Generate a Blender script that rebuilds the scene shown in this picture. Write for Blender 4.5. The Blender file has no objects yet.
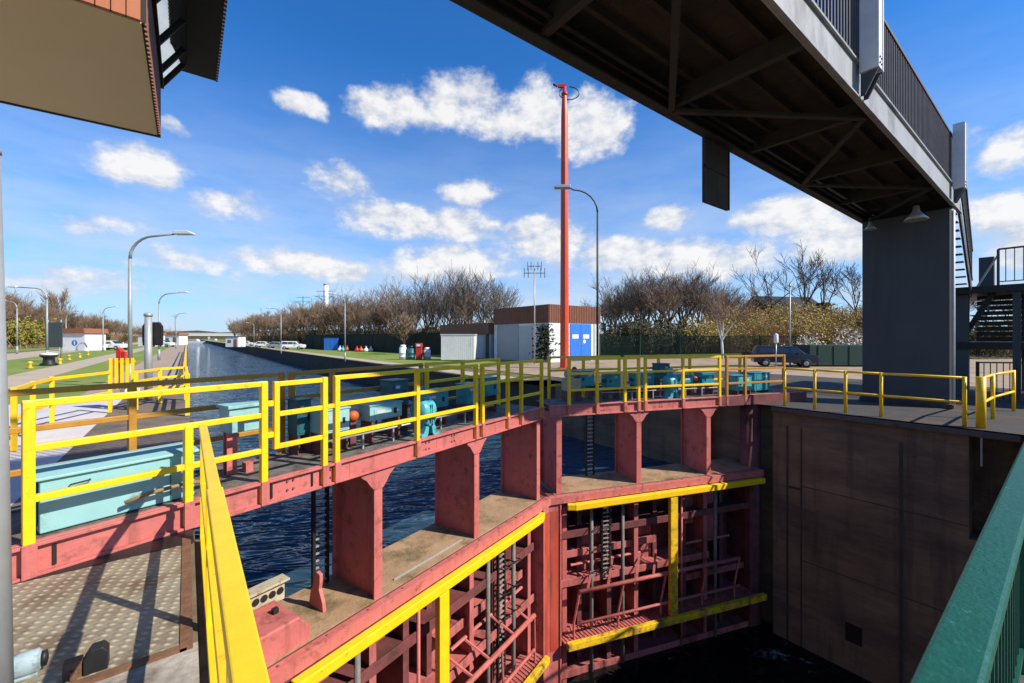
import bpy, bmesh, math, random
from mathutils import Vector, Matrix
R = math.radians
rnd = random.Random(11)
S = bpy.context.scene
C = S.collection

# ------------------------------------------------------------------ camera, sky, sun, exposure
EYE = 1.85
YAW = R(37.3)
cam_d = bpy.data.cameras.new('Camera'); cam = bpy.data.objects.new('Camera', cam_d); C.objects.link(cam)
cam.location = (0, 0, EYE); cam.rotation_euler = (R(90), 0, -YAW)
cam_d.sensor_width = 36; cam_d.lens = 427 / 1024 * 36; cam_d.shift_y = -3.5 / 1024
cam_d.clip_start = 0.05; cam_d.clip_end = 8000
S.camera = cam
S.view_settings.view_transform = 'Standard'; S.view_settings.look = 'None'
S.view_settings.exposure = 0.46; S.view_settings.gamma = 1.0

SUN_TO = Vector((0.67, -1.01, 1.0)).normalized()
SKY_STRENGTH = 0.085
sun_d = bpy.data.lights.new('Sun', 'SUN'); sun = bpy.data.objects.new('Sun', sun_d); C.objects.link(sun)
sun_d.energy = 5.0; sun_d.angle = R(0.5); sun_d.color = (1.0, 0.93, 0.82)
sun.rotation_euler = (-SUN_TO).to_track_quat('-Z', 'Y').to_euler()
sun.location = (20, -30, 30)

def view_dir(px, py):
    """world direction of a point of the sky seen from the quay"""
    l, zz = (px - 512) / 427, (338 - py) / 427
    s, c = math.sin(YAW), math.cos(YAW)
    return Vector((l * c + s, -l * s + c, zz)).normalized()

def build_world():
    w = bpy.data.worlds.new('World'); S.world = w; w.use_nodes = True
    nt = w.node_tree; N = nt.nodes; Lk = nt.links; N.clear()
    out = N.new('ShaderNodeOutputWorld'); bg = N.new('ShaderNodeBackground')
    sky = N.new('ShaderNodeTexSky'); sky.sky_type = 'NISHITA'; sky.sun_disc = False
    sky.sun_elevation = math.asin(SUN_TO.z); sky.sun_rotation = math.atan2(SUN_TO.x, SUN_TO.y)
    sky.altitude = 60; sky.air_density = 1.0; sky.dust_density = 0.35; sky.ozone_density = 3.2
    tc = N.new('ShaderNodeTexCoord')
    def vm(op, a, b=None):
        n = N.new('ShaderNodeVectorMath'); n.operation = op
        for i, x in enumerate((a, b)):
            if x is None: continue
            if isinstance(x, (tuple, Vector)): n.inputs[i].default_value = tuple(x)
            else: Lk.new(x, n.inputs[i])
        return n
    def ma(op, a, b=None, c=None, clamp=False):
        n = N.new('ShaderNodeMath'); n.operation = op; n.use_clamp = clamp
        for i, x in enumerate((a, b, c)):
            if x is None: continue
            if isinstance(x, (int, float)): n.inputs[i].default_value = x
            else: Lk.new(x, n.inputs[i])
        return n.outputs[0]
    d = vm('NORMALIZE', tc.outputs['Generated']).outputs[0]
    # warp of the cloud outlines
    nz = N.new('ShaderNodeTexNoise'); nz.inputs['Scale'].default_value = 9; nz.inputs['Detail'].default_value = 8; nz.inputs['Roughness'].default_value = 0.6
    Lk.new(d, nz.inputs['Vector'])
    warp = vm('MULTIPLY', vm('SUBTRACT', nz.outputs['Color'], (0.5, 0.5, 0.5)).outputs[0], (0.06, 0.06, 0.05)).outputs[0]
    dw = vm('ADD', d, warp).outputs[0]
    clouds = [(302, 105, 34, 15, .75), (400, 110, 62, 25, 1), (460, 104, 62, 34, 1), (535, 104, 30, 36, 1), (520, 122, 70, 24, 1), (592, 128, 46, 42, 1),
              (140, 163, 56, 25, .9), (335, 182, 38, 20, .5), (236, 207, 44, 18, .78), (468, 192, 38, 14, .9), (400, 222, 66, 20, 1),
              (455, 225, 52, 20, .95), (300, 263, 80, 16, .9), (330, 272, 60, 12, .8), (105, 224, 60, 13, .55), (190, 262, 70, 14, .5), (450, 264, 80, 22, 1),
              (545, 240, 62, 26, .95), (625, 258, 66, 24, .9), (668, 218, 30, 16, .9), (700, 258, 90, 24, 1), (790, 214, 70, 26, 1),
              (850, 235, 90, 34, 1), (1010, 150, 38, 30, .85), (972, 138, 26, 12, .5), (995, 212, 60, 26, 1), (1040, 240, 80, 36, 1),
              (60, 280, 120, 16, .5), (-150, 220, 120, 40, .8), (1250, 200, 160, 50, .9), (175, 128, 18, 9, .5)]
    acc = None
    for px, py, rx, ry, amt in clouds:
        c0 = view_dir(px, py)
        t1 = Vector((0, 0, 1)).cross(c0).normalized(); t2 = c0.cross(t1).normalized()
        wx = (view_dir(px + rx, py) - view_dir(px - rx, py)).length / 2 * .93
        wy = (view_dir(px, py + ry) - view_dir(px, py - ry)).length / 2
        a = vm('DOT_PRODUCT', dw, t1 / wx).outputs['Value']; b = vm('DOT_PRODUCT', dw, t2 / wy).outputs['Value']
        r2 = ma('MULTIPLY_ADD', a, a, ma('MULTIPLY', b, b))
        m = ma('MULTIPLY', ma('SUBTRACT', 1.0, r2), amt)
        acc = m if acc is None else ma('SMOOTH_MAX', acc, m, 0.25)
    n2 = N.new('ShaderNodeTexNoise'); n2.inputs['Scale'].default_value = 15; n2.inputs['Detail'].default_value = 10; n2.inputs['Roughness'].default_value = 0.62
    Lk.new(vm('MULTIPLY', d, (1, 1, 1.6)).outputs[0], n2.inputs['Vector'])
    dens = ma('ADD', acc, ma('MULTIPLY', ma('SUBTRACT', n2.outputs['Fac'], 0.54), 2.3))
    cov = N.new('ShaderNodeMapRange'); cov.interpolation_type = 'SMOOTHSTEP'
    cov.inputs['From Min'].default_value = -0.2; cov.inputs['From Max'].default_value = 0.7
    Lk.new(dens, cov.inputs['Value'])
    # pale veil low over the horizon
    sep = N.new('ShaderNodeSeparateXYZ'); Lk.new(d, sep.inputs[0])
    veil = N.new('ShaderNodeMapRange'); veil.interpolation_type = 'SMOOTHSTEP'
    veil.inputs['From Min'].default_value = 0.55; veil.inputs['From Max'].default_value = -0.02; veil.inputs['To Max'].default_value = 0.95
    Lk.new(sep.outputs['Z'], veil.inputs['Value'])
    n3 = N.new('ShaderNodeTexNoise'); n3.inputs['Scale'].default_value = 5; n3.inputs['Detail'].default_value = 9; n3.inputs['Roughness'].default_value = 0.6
    Lk.new(vm('MULTIPLY', d, (1, 1, 4)).outputs[0], n3.inputs['Vector'])
    veilf = ma('MULTIPLY', veil.outputs[0], ma('MULTIPLY_ADD', n3.outputs['Fac'], 1.5, 0.0, clamp=True), clamp=True)
    k = 0.74 / SKY_STRENGTH
    mix0 = N.new('ShaderNodeMix'); mix0.data_type = 'RGBA'
    hs = vm('MULTIPLY', sky.outputs[0], (0.31, 1.0, 1.68))
    Lk.new(veilf, mix0.inputs['Factor']); Lk.new(hs.outputs[0], mix0.inputs['A']); mix0.inputs['B'].default_value = (0.64 * k, 0.74 * k, 0.88 * k, 1)
    # thick parts of a cloud are whiter, thin and lower ones greyer
    n4 = N.new('ShaderNodeTexNoise'); n4.inputs['Scale'].default_value = 15; n4.inputs['Detail'].default_value = 6; n4.inputs['Roughness'].default_value = 0.55
    Lk.new(vm('MULTIPLY', vm('ADD', d, tuple(SUN_TO * 0.022)).outputs[0], (1, 1, 1.6)).outputs[0], n4.inputs['Vector'])
    relief = ma('MULTIPLY', ma('SUBTRACT', n2.outputs['Fac'], n4.outputs['Fac']), 3.2)
    cr = N.new('ShaderNodeMapRange'); cr.inputs['From Min'].default_value = -0.2; cr.inputs['From Max'].default_value = 1.1
    Lk.new(ma('ADD', dens, relief), cr.inputs['Value'])
    cc = N.new('ShaderNodeMix'); cc.data_type = 'RGBA'
    Lk.new(cr.outputs[0], cc.inputs['Factor']); cc.inputs['A'].default_value = (0.58 * k, 0.63 * k, 0.72 * k, 1); cc.inputs['B'].default_value = (0.97 * k, 0.955 * k, 0.94 * k, 1)
    mix1 = N.new('ShaderNodeMix'); mix1.data_type = 'RGBA'
    Lk.new(ma('MULTIPLY', cov.outputs[0], 0.93), mix1.inputs['Factor']); Lk.new(mix0.outputs['Result'], mix1.inputs['A']); Lk.new(cc.outputs['Result'], mix1.inputs['B'])
    Lk.new(mix1.outputs['Result'], bg.inputs['Color']); bg.inputs['Strength'].default_value = SKY_STRENGTH
    Lk.new(bg.outputs[0], out.inputs[0])
build_world()

# ------------------------------------------------------------------ materials
MATS = {}
def mat(name, c1, c2=None, scale=6.0, rough=0.55, metal=0.0, bump=0.0, bscale=40.0, dirt=None, dscale=2.0, damt=0.45, stretch=(1, 1, 1), world=True, spec=0.4, streak=None, sscale=5.0, samt=.5):
    """noise-mottled paint / stone; dirt = a third colour in blotches with a shape of their own"""
    m = bpy.data.materials.new(name); m.use_nodes = True; MATS[name] = m
    nt = m.node_tree; N = nt.nodes; Lk = nt.links
    b = N['Principled BSDF']; b.inputs['Roughness'].default_value = rough; b.inputs['Metallic'].default_value = metal
    b.inputs['Specular IOR Level'].default_value = spec
    if world: src = N.new('ShaderNodeNewGeometry').outputs['Position']
    else: src = N.new('ShaderNodeTexCoord').outputs['Object']
    mp = N.new('ShaderNodeMapping'); mp.inputs['Scale'].default_value = stretch; Lk.new(src, mp.inputs[0])
    v = mp.outputs[0]
    n = N.new('ShaderNodeTexNoise'); n.inputs['Scale'].default_value = scale; n.inputs['Detail'].default_value = 6; n.inputs['Roughness'].default_value = 0.65
    Lk.new(v, n.inputs['Vector'])
    cr = N.new('ShaderNodeValToRGB'); cr.color_ramp.elements[0].position = 0.3; cr.color_ramp.elements[1].position = 0.7
    c2 = c2 or tuple(x * 0.72 for x in c1)
    cr.color_ramp.elements[0].color = (*c2, 1); cr.color_ramp.elements[1].color = (*c1, 1)
    Lk.new(n.outputs['Fac'], cr.inputs[0]); col = cr.outputs[0]
    if dirt:
        n2 = N.new('ShaderNodeTexNoise'); n2.inputs['Scale'].default_value = dscale; n2.inputs['Detail'].default_value = 8; n2.inputs['Roughness'].default_value = 0.7
        Lk.new(v, n2.inputs['Vector'])
        r2 = N.new('ShaderNodeMapRange'); r2.inputs['From Min'].default_value = 0.62 - damt * 0.35; r2.inputs['From Max'].default_value = 0.74 - damt * 0.2
        Lk.new(n2.outputs['Fac'], r2.inputs['Value'])
        mx = N.new('ShaderNodeMix'); mx.data_type = 'RGBA'; Lk.new(r2.outputs[0], mx.inputs['Factor']); Lk.new(col, mx.inputs['A']); mx.inputs['B'].default_value = (*dirt, 1)
        col = mx.outputs['Result']
    if streak:                                            # runs of rust or lime down the surface
        mp2 = N.new('ShaderNodeMapping'); mp2.inputs['Scale'].default_value = (1, 1, .09); Lk.new(src, mp2.inputs[0])
        n4 = N.new('ShaderNodeTexNoise'); n4.inputs['Scale'].default_value = sscale; n4.inputs['Detail'].default_value = 7; n4.inputs['Roughness'].default_value = .68; Lk.new(mp2.outputs[0], n4.inputs['Vector'])
        r4 = N.new('ShaderNodeMapRange'); r4.inputs['From Min'].default_value = .52; r4.inputs['From Max'].default_value = .72; r4.inputs['To Max'].default_value = samt; Lk.new(n4.outputs['Fac'], r4.inputs['Value'])
        mx2 = N.new('ShaderNodeMix'); mx2.data_type = 'RGBA'; Lk.new(r4.outputs[0], mx2.inputs['Factor']); Lk.new(col, mx2.inputs['A']); mx2.inputs['B'].default_value = (*streak, 1)
        col = mx2.outputs['Result']
    Lk.new(col, b.inputs['Base Color'])
    if bump:
        n3 = N.new('ShaderNodeTexNoise'); n3.inputs['Scale'].default_value = bscale; n3.inputs['Detail'].default_value = 5; Lk.new(v, n3.inputs['Vector'])
        bp = N.new('ShaderNodeBump'); bp.inputs['Strength'].default_value = bump; bp.inputs['Distance'].default_value = 0.02
        Lk.new(n3.outputs['Fac'], bp.inputs['Height']); Lk.new(bp.outputs[0], b.inputs['Normal'])
    return m

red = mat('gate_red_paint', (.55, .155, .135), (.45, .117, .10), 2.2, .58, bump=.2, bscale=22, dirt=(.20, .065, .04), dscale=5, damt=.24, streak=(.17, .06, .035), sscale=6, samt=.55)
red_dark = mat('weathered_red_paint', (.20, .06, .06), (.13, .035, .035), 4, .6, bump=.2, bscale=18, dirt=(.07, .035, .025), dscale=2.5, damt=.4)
red_face = mat('stained_red_paint', (.50, .15, .135), (.40, .105, .095), 3, .6, bump=.2, bscale=12, dirt=(.16, .05, .04), dscale=2.2, damt=.35, stretch=(1, 1, .35), streak=(.09, .04, .03), sscale=5, samt=.75)
red_worn = mat('rubbed_bright_red', (.52, .10, .06), (.40, .03, .02), 2.2, .6, dirt=(.12, .05, .03), dscale=2.4, damt=.4, stretch=(1.5, 1.5, .22))
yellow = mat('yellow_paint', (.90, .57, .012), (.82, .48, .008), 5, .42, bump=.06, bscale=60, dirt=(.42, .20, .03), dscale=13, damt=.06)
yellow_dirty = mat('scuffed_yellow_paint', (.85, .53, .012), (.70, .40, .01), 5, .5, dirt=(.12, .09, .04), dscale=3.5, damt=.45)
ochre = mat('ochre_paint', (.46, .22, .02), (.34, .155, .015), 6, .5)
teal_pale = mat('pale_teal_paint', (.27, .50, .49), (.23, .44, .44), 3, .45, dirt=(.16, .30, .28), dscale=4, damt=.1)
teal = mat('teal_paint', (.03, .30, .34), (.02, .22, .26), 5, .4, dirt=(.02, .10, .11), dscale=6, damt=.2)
teal_lit = mat('light_teal_paint', (.10, .42, .46), (.06, .33, .37), 5, .4, dirt=(.03, .13, .14), dscale=9, damt=.3)
teal_deep = mat('dark_teal_paint', (.02, .12, .14), (.015, .085, .10), 5, .45)
deck = mat('walkway_plate', (.20, .175, .14), (.11, .09, .075), 9, .8, bump=.5, bscale=60, dirt=(.06, .045, .035), dscale=5, damt=.4)
silt = mat('dried_silt', (.40, .26, .145), (.27, .165, .09), 2.3, .95, bump=.5, bscale=25, dirt=(.10, .085, .035), dscale=1.8, damt=.38)
pipem = mat('dull_grey_pipe', (.20, .185, .165), (.12, .11, .10), 6, .7)
black = mat('black_steel', (.018, .017, .017), (.010, .010, .010), 8, .5)
rung = mat('galvanised_rung', (.42, .40, .36), (.28, .26, .23), 9, .5, .3)
zinc = mat('galvanised_steel', (.42, .43, .42), (.33, .34, .33), 5, .45, .35)
zinc_blue = mat('pale_blue_grey_paint', (.36, .46, .48), (.28, .37, .39), 12, .5, dirt=(.12, .10, .08), dscale=14, damt=.3)
lampgrey = mat('lamp_post_grey', (.36, .38, .36), (.28, .30, .28), 4, .5, .2)
lampdark = mat('dark_lamp_post', (.07, .085, .085), (.05, .06, .06), 4, .5)
green = mat('green_handrail_paint', (.010, .095, .056), (.006, .066, .04), 30, .36, bump=.15, bscale=70, dirt=(.10, .33, .28), dscale=9, damt=.0)
wallc = mat('chamber_concrete', (.245, .175, .105), (.15, .105, .064), 1.1, .92, bump=.8, bscale=9, dirt=(.10, .075, .055), dscale=.8, damt=.45, stretch=(1, .45, 1.6), streak=(.06, .05, .038), sscale=2.6, samt=.8)
copec = mat('coping_concrete', (.12, .105, .09), (.075, .066, .058), 3, .9, bump=.4, bscale=20, dirt=(.07, .06, .05), dscale=2, damt=.3)
quayc = mat('quay_wall', (.085, .072, .055), (.045, .038, .03), .8, .95, bump=.6, bscale=5, dirt=(.05, .055, .025), dscale=.7, damt=.4, stretch=(1, 1, 1.6))
kerbc = mat('weathered_kerb_concrete', (.42, .375, .32), (.30, .265, .22), 3, .92, bump=.5, bscale=18, dirt=(.16, .125, .09), dscale=2.2, damt=.35)
slabc = mat('pale_concrete', (.60, .56, .55), (.50, .465, .46), 2, .9, bump=.3, bscale=15, dirt=(.40, .36, .34), dscale=1.2, damt=.2)
paver = mat('brown_paving', (.40, .295, .215), (.31, .225, .165), 2.2, .92, bump=.3, bscale=12, dirt=(.22, .17, .13), dscale=.6, damt=.25)
dirtm = mat('shaded_brown_ground', (.20, .15, .115), (.12, .092, .072), 2.4, .95, bump=.4, bscale=12, dirt=(.07, .06, .05), dscale=1.0, damt=.35)  # brown paving and dirt, darkened in colour for the shadow across it
sand = mat('sandy_path', (.46, .37, .26), (.38, .30, .21), 1.4, .95, bump=.3, bscale=9, dirt=(.30, .25, .18), dscale=.35, damt=.25)
grass_m = mat('lawn', (.19, .25, .028), (.13, .185, .02), .9, .95, bump=.6, bscale=8, dirt=(.26, .25, .07), dscale=.15, damt=.35)
earth = mat('rough_ground', (.14, .13, .055), (.09, .085, .035), .4, .98, bump=.5, bscale=4, dirt=(.16, .12, .07), dscale=.1, damt=.35)
asphalt = mat('yard_gravel', (.38, .27, .17), (.28, .20, .125), 1.0, .92, bump=.3, bscale=20, dirt=(.16, .13, .10), dscale=.4, damt=.3)
terr = mat('terrace_asphalt', (.060, .054, .049), (.040, .036, .033), 1.8, .92, bump=.4, bscale=14, dirt=(.11, .065, .04), dscale=.8, damt=.25)
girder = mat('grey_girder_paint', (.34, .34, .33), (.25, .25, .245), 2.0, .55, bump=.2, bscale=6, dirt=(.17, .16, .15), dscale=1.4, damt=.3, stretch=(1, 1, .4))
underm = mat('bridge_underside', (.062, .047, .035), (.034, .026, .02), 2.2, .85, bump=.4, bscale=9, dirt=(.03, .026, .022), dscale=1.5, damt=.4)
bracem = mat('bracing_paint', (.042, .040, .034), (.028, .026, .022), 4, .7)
railbrown = mat('brown_baluster', (.10, .082, .075), (.07, .058, .052), 4, .55)
pierm = mat('slate_pier_paint', (.068, .074, .076), (.056, .062, .065), 1.0, .75, bump=.1, bscale=10, streak=(.04, .04, .038), sscale=3, samt=.4)
postm = mat('pale_post_paint', (.66, .66, .65), (.56, .56, .55), 4, .5)
soffit = mat('beige_soffit', (.74, .58, .32), (.70, .545, .295), .7, .75)
clad = mat('orange_cladding', (.46, .155, .065), (.38, .12, .05), 2.0, .6, stretch=(6, 6, .5))
cladbrown = mat('brown_sheet_cladding', (.22, .085, .045), (.17, .065, .035), 2, .65)
darkroof = mat('dark_eave', (.022, .018, .015), (.015, .012, .010), 3, .7)
rust = mat('rusty_steel', (.20, .10, .05), (.12, .055, .03), 9, .9, bump=.5, bscale=30)
wood = mat('worn_wood', (.30, .19, .09), (.20, .12, .055), 6, .8, stretch=(1, 6, 6))
orange = mat('orange_paint', (.55, .12, .02), (.45, .08, .015), 6, .5)
white = mat('white_paint', (.72, .72, .70), (.63, .63, .62), 1.5, .6, dirt=(.45, .44, .42), dscale=.8, damt=.1)
offwhite = mat('light_sheet', (.50, .50, .49), (.42, .42, .415), 1, .6)
greysheet = mat('grey_sheet', (.34, .35, .36), (.30, .31, .32), 1, .6)
blue = mat('blue_paint', (.03, .17, .58), (.025, .14, .50), 2, .5)
roofred = mat('red_brown_roof', (.30, .11, .055), (.22, .08, .04), 2, .8)
redmast = mat('red_mast_paint', (.68, .095, .04), (.60, .075, .03), 1.5, .45)
redpaint = mat('red_paint', (.58, .03, .025), (.48, .02, .02), 4, .5)
beige = mat('beige_paint', (.50, .44, .30), (.38, .33, .22), 6, .6, dirt=(.2, .12, .06), dscale=12, damt=.3)
glass = mat('dark_glass', (.03, .035, .04), (.025, .03, .035), 2, .06, spec=.9)
skyglass = mat('mirroring_glass', (.55, .62, .68), (.5, .57, .63), 2, .03, metal=1.0)
rubber = mat('black_rubber', (.02, .02, .02), (.014, .014, .014), 6, .8)
carblue = mat('dark_blue_car_paint', (.010, .018, .036), (.008, .015, .03), 2, .2, spec=.7)
carwhite = mat('white_car_paint', (.75, .75, .74), (.7, .7, .7), 2, .25)
cargrey = mat('grey_car_paint', (.25, .26, .28), (.22, .23, .25), 2, .25)
fencegreen = mat('dark_green_fence', (.012, .045, .03), (.008, .032, .022), 3, .7)
hedge_m = mat('dark_hedge', (.03, .032, .022), (.018, .02, .014), 1.5, .95)
lampglass = mat('lamp_cover', (.70, .72, .72), (.62, .64, .64), 3, .3)
bark = mat('grey_bark', (.125, .095, .07), (.075, .055, .04), 3, .95, world=False)
bark_warm = mat('brown_bark', (.17, .105, .06), (.10, .062, .038), 3, .95, world=False)
twig = mat('brown_twigs', (.25, .165, .10), (.175, .118, .08), .5, .95, world=False)
twig_grey = mat('grey_twigs', (.16, .12, .09), (.10, .078, .062), .5, .95, world=False)
ivy_m = mat('ivy_leaves', (.035, .05, .018), (.02, .03, .012), 1, .8, world=False)
shrub_olive = mat('olive_spring_leaves', (.44, .36, .07), (.30, .235, .055), .6, .9, world=False)
shrub_brown = mat('brown_twig_shrub', (.38, .225, .09), (.25, .15, .07), .6, .95, world=False)
shrub_dark = mat('dark_undergrowth', (.085, .075, .035), (.05, .045, .024), .6, .95, world=False)
blossom_m = mat('white_blossom', (.62, .58, .48), (.5, .46, .36), 2, .9, world=False)
willow_m = mat('yellow_green_leaves', (.26, .23, .03), (.19, .17, .025), 1, .9, world=False)

def chequer():
    m = mat('tread_plate', (.32, .275, .19), (.24, .20, .135), 5, .6, metal=.1, dirt=(.15, .10, .055), dscale=2.2, damt=.45)
    nt = m.node_tree; N = nt.nodes; Lk = nt.links; b = N['Principled BSDF']
    g = N.new('ShaderNodeNewGeometry'); sp = N.new('ShaderNodeSeparateXYZ'); Lk.new(g.outputs['Position'], sp.inputs[0])
    def ma(op, a, b_=None):
        n = N.new('ShaderNodeMath'); n.operation = op
        for i, x in enumerate((a, b_)):
            if x is None: continue
            if isinstance(x, (int, float)): n.inputs[i].default_value = x
            else: Lk.new(x, n.inputs[i])
        return n.outputs[0]
    k = 2 * math.pi / 0.085
    a = ma('SINE', ma('MULTIPLY', ma('ADD', sp.outputs['X'], ma('MULTIPLY', sp.outputs['Y'], .55)), k))
    c = ma('SINE', ma('MULTIPLY', ma('SUBTRACT', sp.outputs['Y'], ma('MULTIPLY', sp.outputs['X'], .12)), k * .8))
    h = ma('MAXIMUM', ma('MULTIPLY', a, c), 0.0)
    bp = N.new('ShaderNodeBump'); bp.inputs['Strength'].default_value = .9; bp.inputs['Distance'].default_value = .010
    Lk.new(h, bp.inputs['Height']); Lk.new(bp.outputs[0], b.inputs['Normal'])
    # bright worn studs
    src = b.inputs['Base Color'].links[0].from_socket
    mx = N.new('ShaderNodeMix'); mx.data_type = 'RGBA'; Lk.new(ma('MULTIPLY', ma('POWER', h, 1.3), .55), mx.inputs['Factor']); Lk.new(src, mx.inputs['A']); mx.inputs['B'].default_value = (.62, .56, .43, 1)
    Lk.new(mx.outputs['Result'], b.inputs['Base Color'])
    return m
plate_m = chequer()

def water(name, base, scale, strength, rough=.04, stretch=(1, 1, 1), rip=0, foam=False):
    m = bpy.data.materials.new(name); m.use_nodes = True
    nt = m.node_tree; N = nt.nodes; Lk = nt.links; b = N['Principled BSDF']
    b.inputs['Base Color'].default_value = (*base, 1); b.inputs['Roughness'].default_value = rough; b.inputs['IOR'].default_value = 1.33
    g = N.new('ShaderNodeNewGeometry'); mp = N.new('ShaderNodeMapping'); mp.inputs['Scale'].default_value = stretch
    mr = N.new('ShaderNodeMapping'); mr.inputs['Rotation'].default_value = (0, 0, R(30)); Lk.new(g.outputs['Position'], mr.inputs[0]); Lk.new(mr.outputs[0], mp.inputs[0])
    n = N.new('ShaderNodeTexNoise'); n.inputs['Scale'].default_value = scale; n.inputs['Detail'].default_value = 2.5; n.inputs['Roughness'].default_value = .45; n.inputs['Distortion'].default_value = .6
    Lk.new(mp.outputs[0], n.inputs['Vector'])
    hgt = n.outputs['Fac']
    if rip:                                               # longer wind ripples across the canal
        nn = N.new('ShaderNodeTexNoise'); nn.inputs['Scale'].default_value = .45; nn.inputs['Detail'].default_value = 3; Lk.new(mp.outputs[0], nn.inputs['Vector'])
        mm = N.new('ShaderNodeMath'); mm.operation = 'MULTIPLY_ADD'; Lk.new(nn.outputs['Fac'], mm.inputs[0]); mm.inputs[1].default_value = rip; Lk.new(hgt, mm.inputs[2]); hgt = mm.outputs[0]
    if foam:
        nf = N.new('ShaderNodeTexNoise'); nf.inputs['Scale'].default_value = .8; nf.inputs['Detail'].default_value = 10; nf.inputs['Roughness'].default_value = .75; nf.inputs['Distortion'].default_value = 1.2; Lk.new(mp.outputs[0], nf.inputs['Vector'])
        rf = N.new('ShaderNodeMapRange'); rf.inputs['From Min'].default_value = .60; rf.inputs['From Max'].default_value = .74; Lk.new(nf.outputs['Fac'], rf.inputs['Value'])
        mf = N.new('ShaderNodeMix'); mf.data_type = 'RGBA'; Lk.new(rf.outputs[0], mf.inputs['Factor']); mf.inputs['A'].default_value = (*base, 1); mf.inputs['B'].default_value = (.42, .46, .48, 1)
        Lk.new(mf.outputs['Result'], b.inputs['Base Color'])
        ro = N.new('ShaderNodeMath'); ro.operation = 'MULTIPLY_ADD'; Lk.new(rf.outputs[0], ro.inputs[0]); ro.inputs[1].default_value = .7; ro.inputs[2].default_value = rough; Lk.new(ro.outputs[0], b.inputs['Roughness'])
    bp = N.new('ShaderNodeBump'); bp.inputs['Strength'].default_value = 1.0; bp.inputs['Distance'].default_value = strength
    Lk.new(hgt, bp.inputs['Height']); Lk.new(bp.outputs[0], b.inputs['Normal'])
    return m
canal_m = water('canal_water', (.024, .056, .088), 1.9, .34, rip=1.0, stretch=(.5, 1.35, 1))
chamber_m = water('chamber_water', (.006, .006, .007), 2.2, .08, foam=True)

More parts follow.
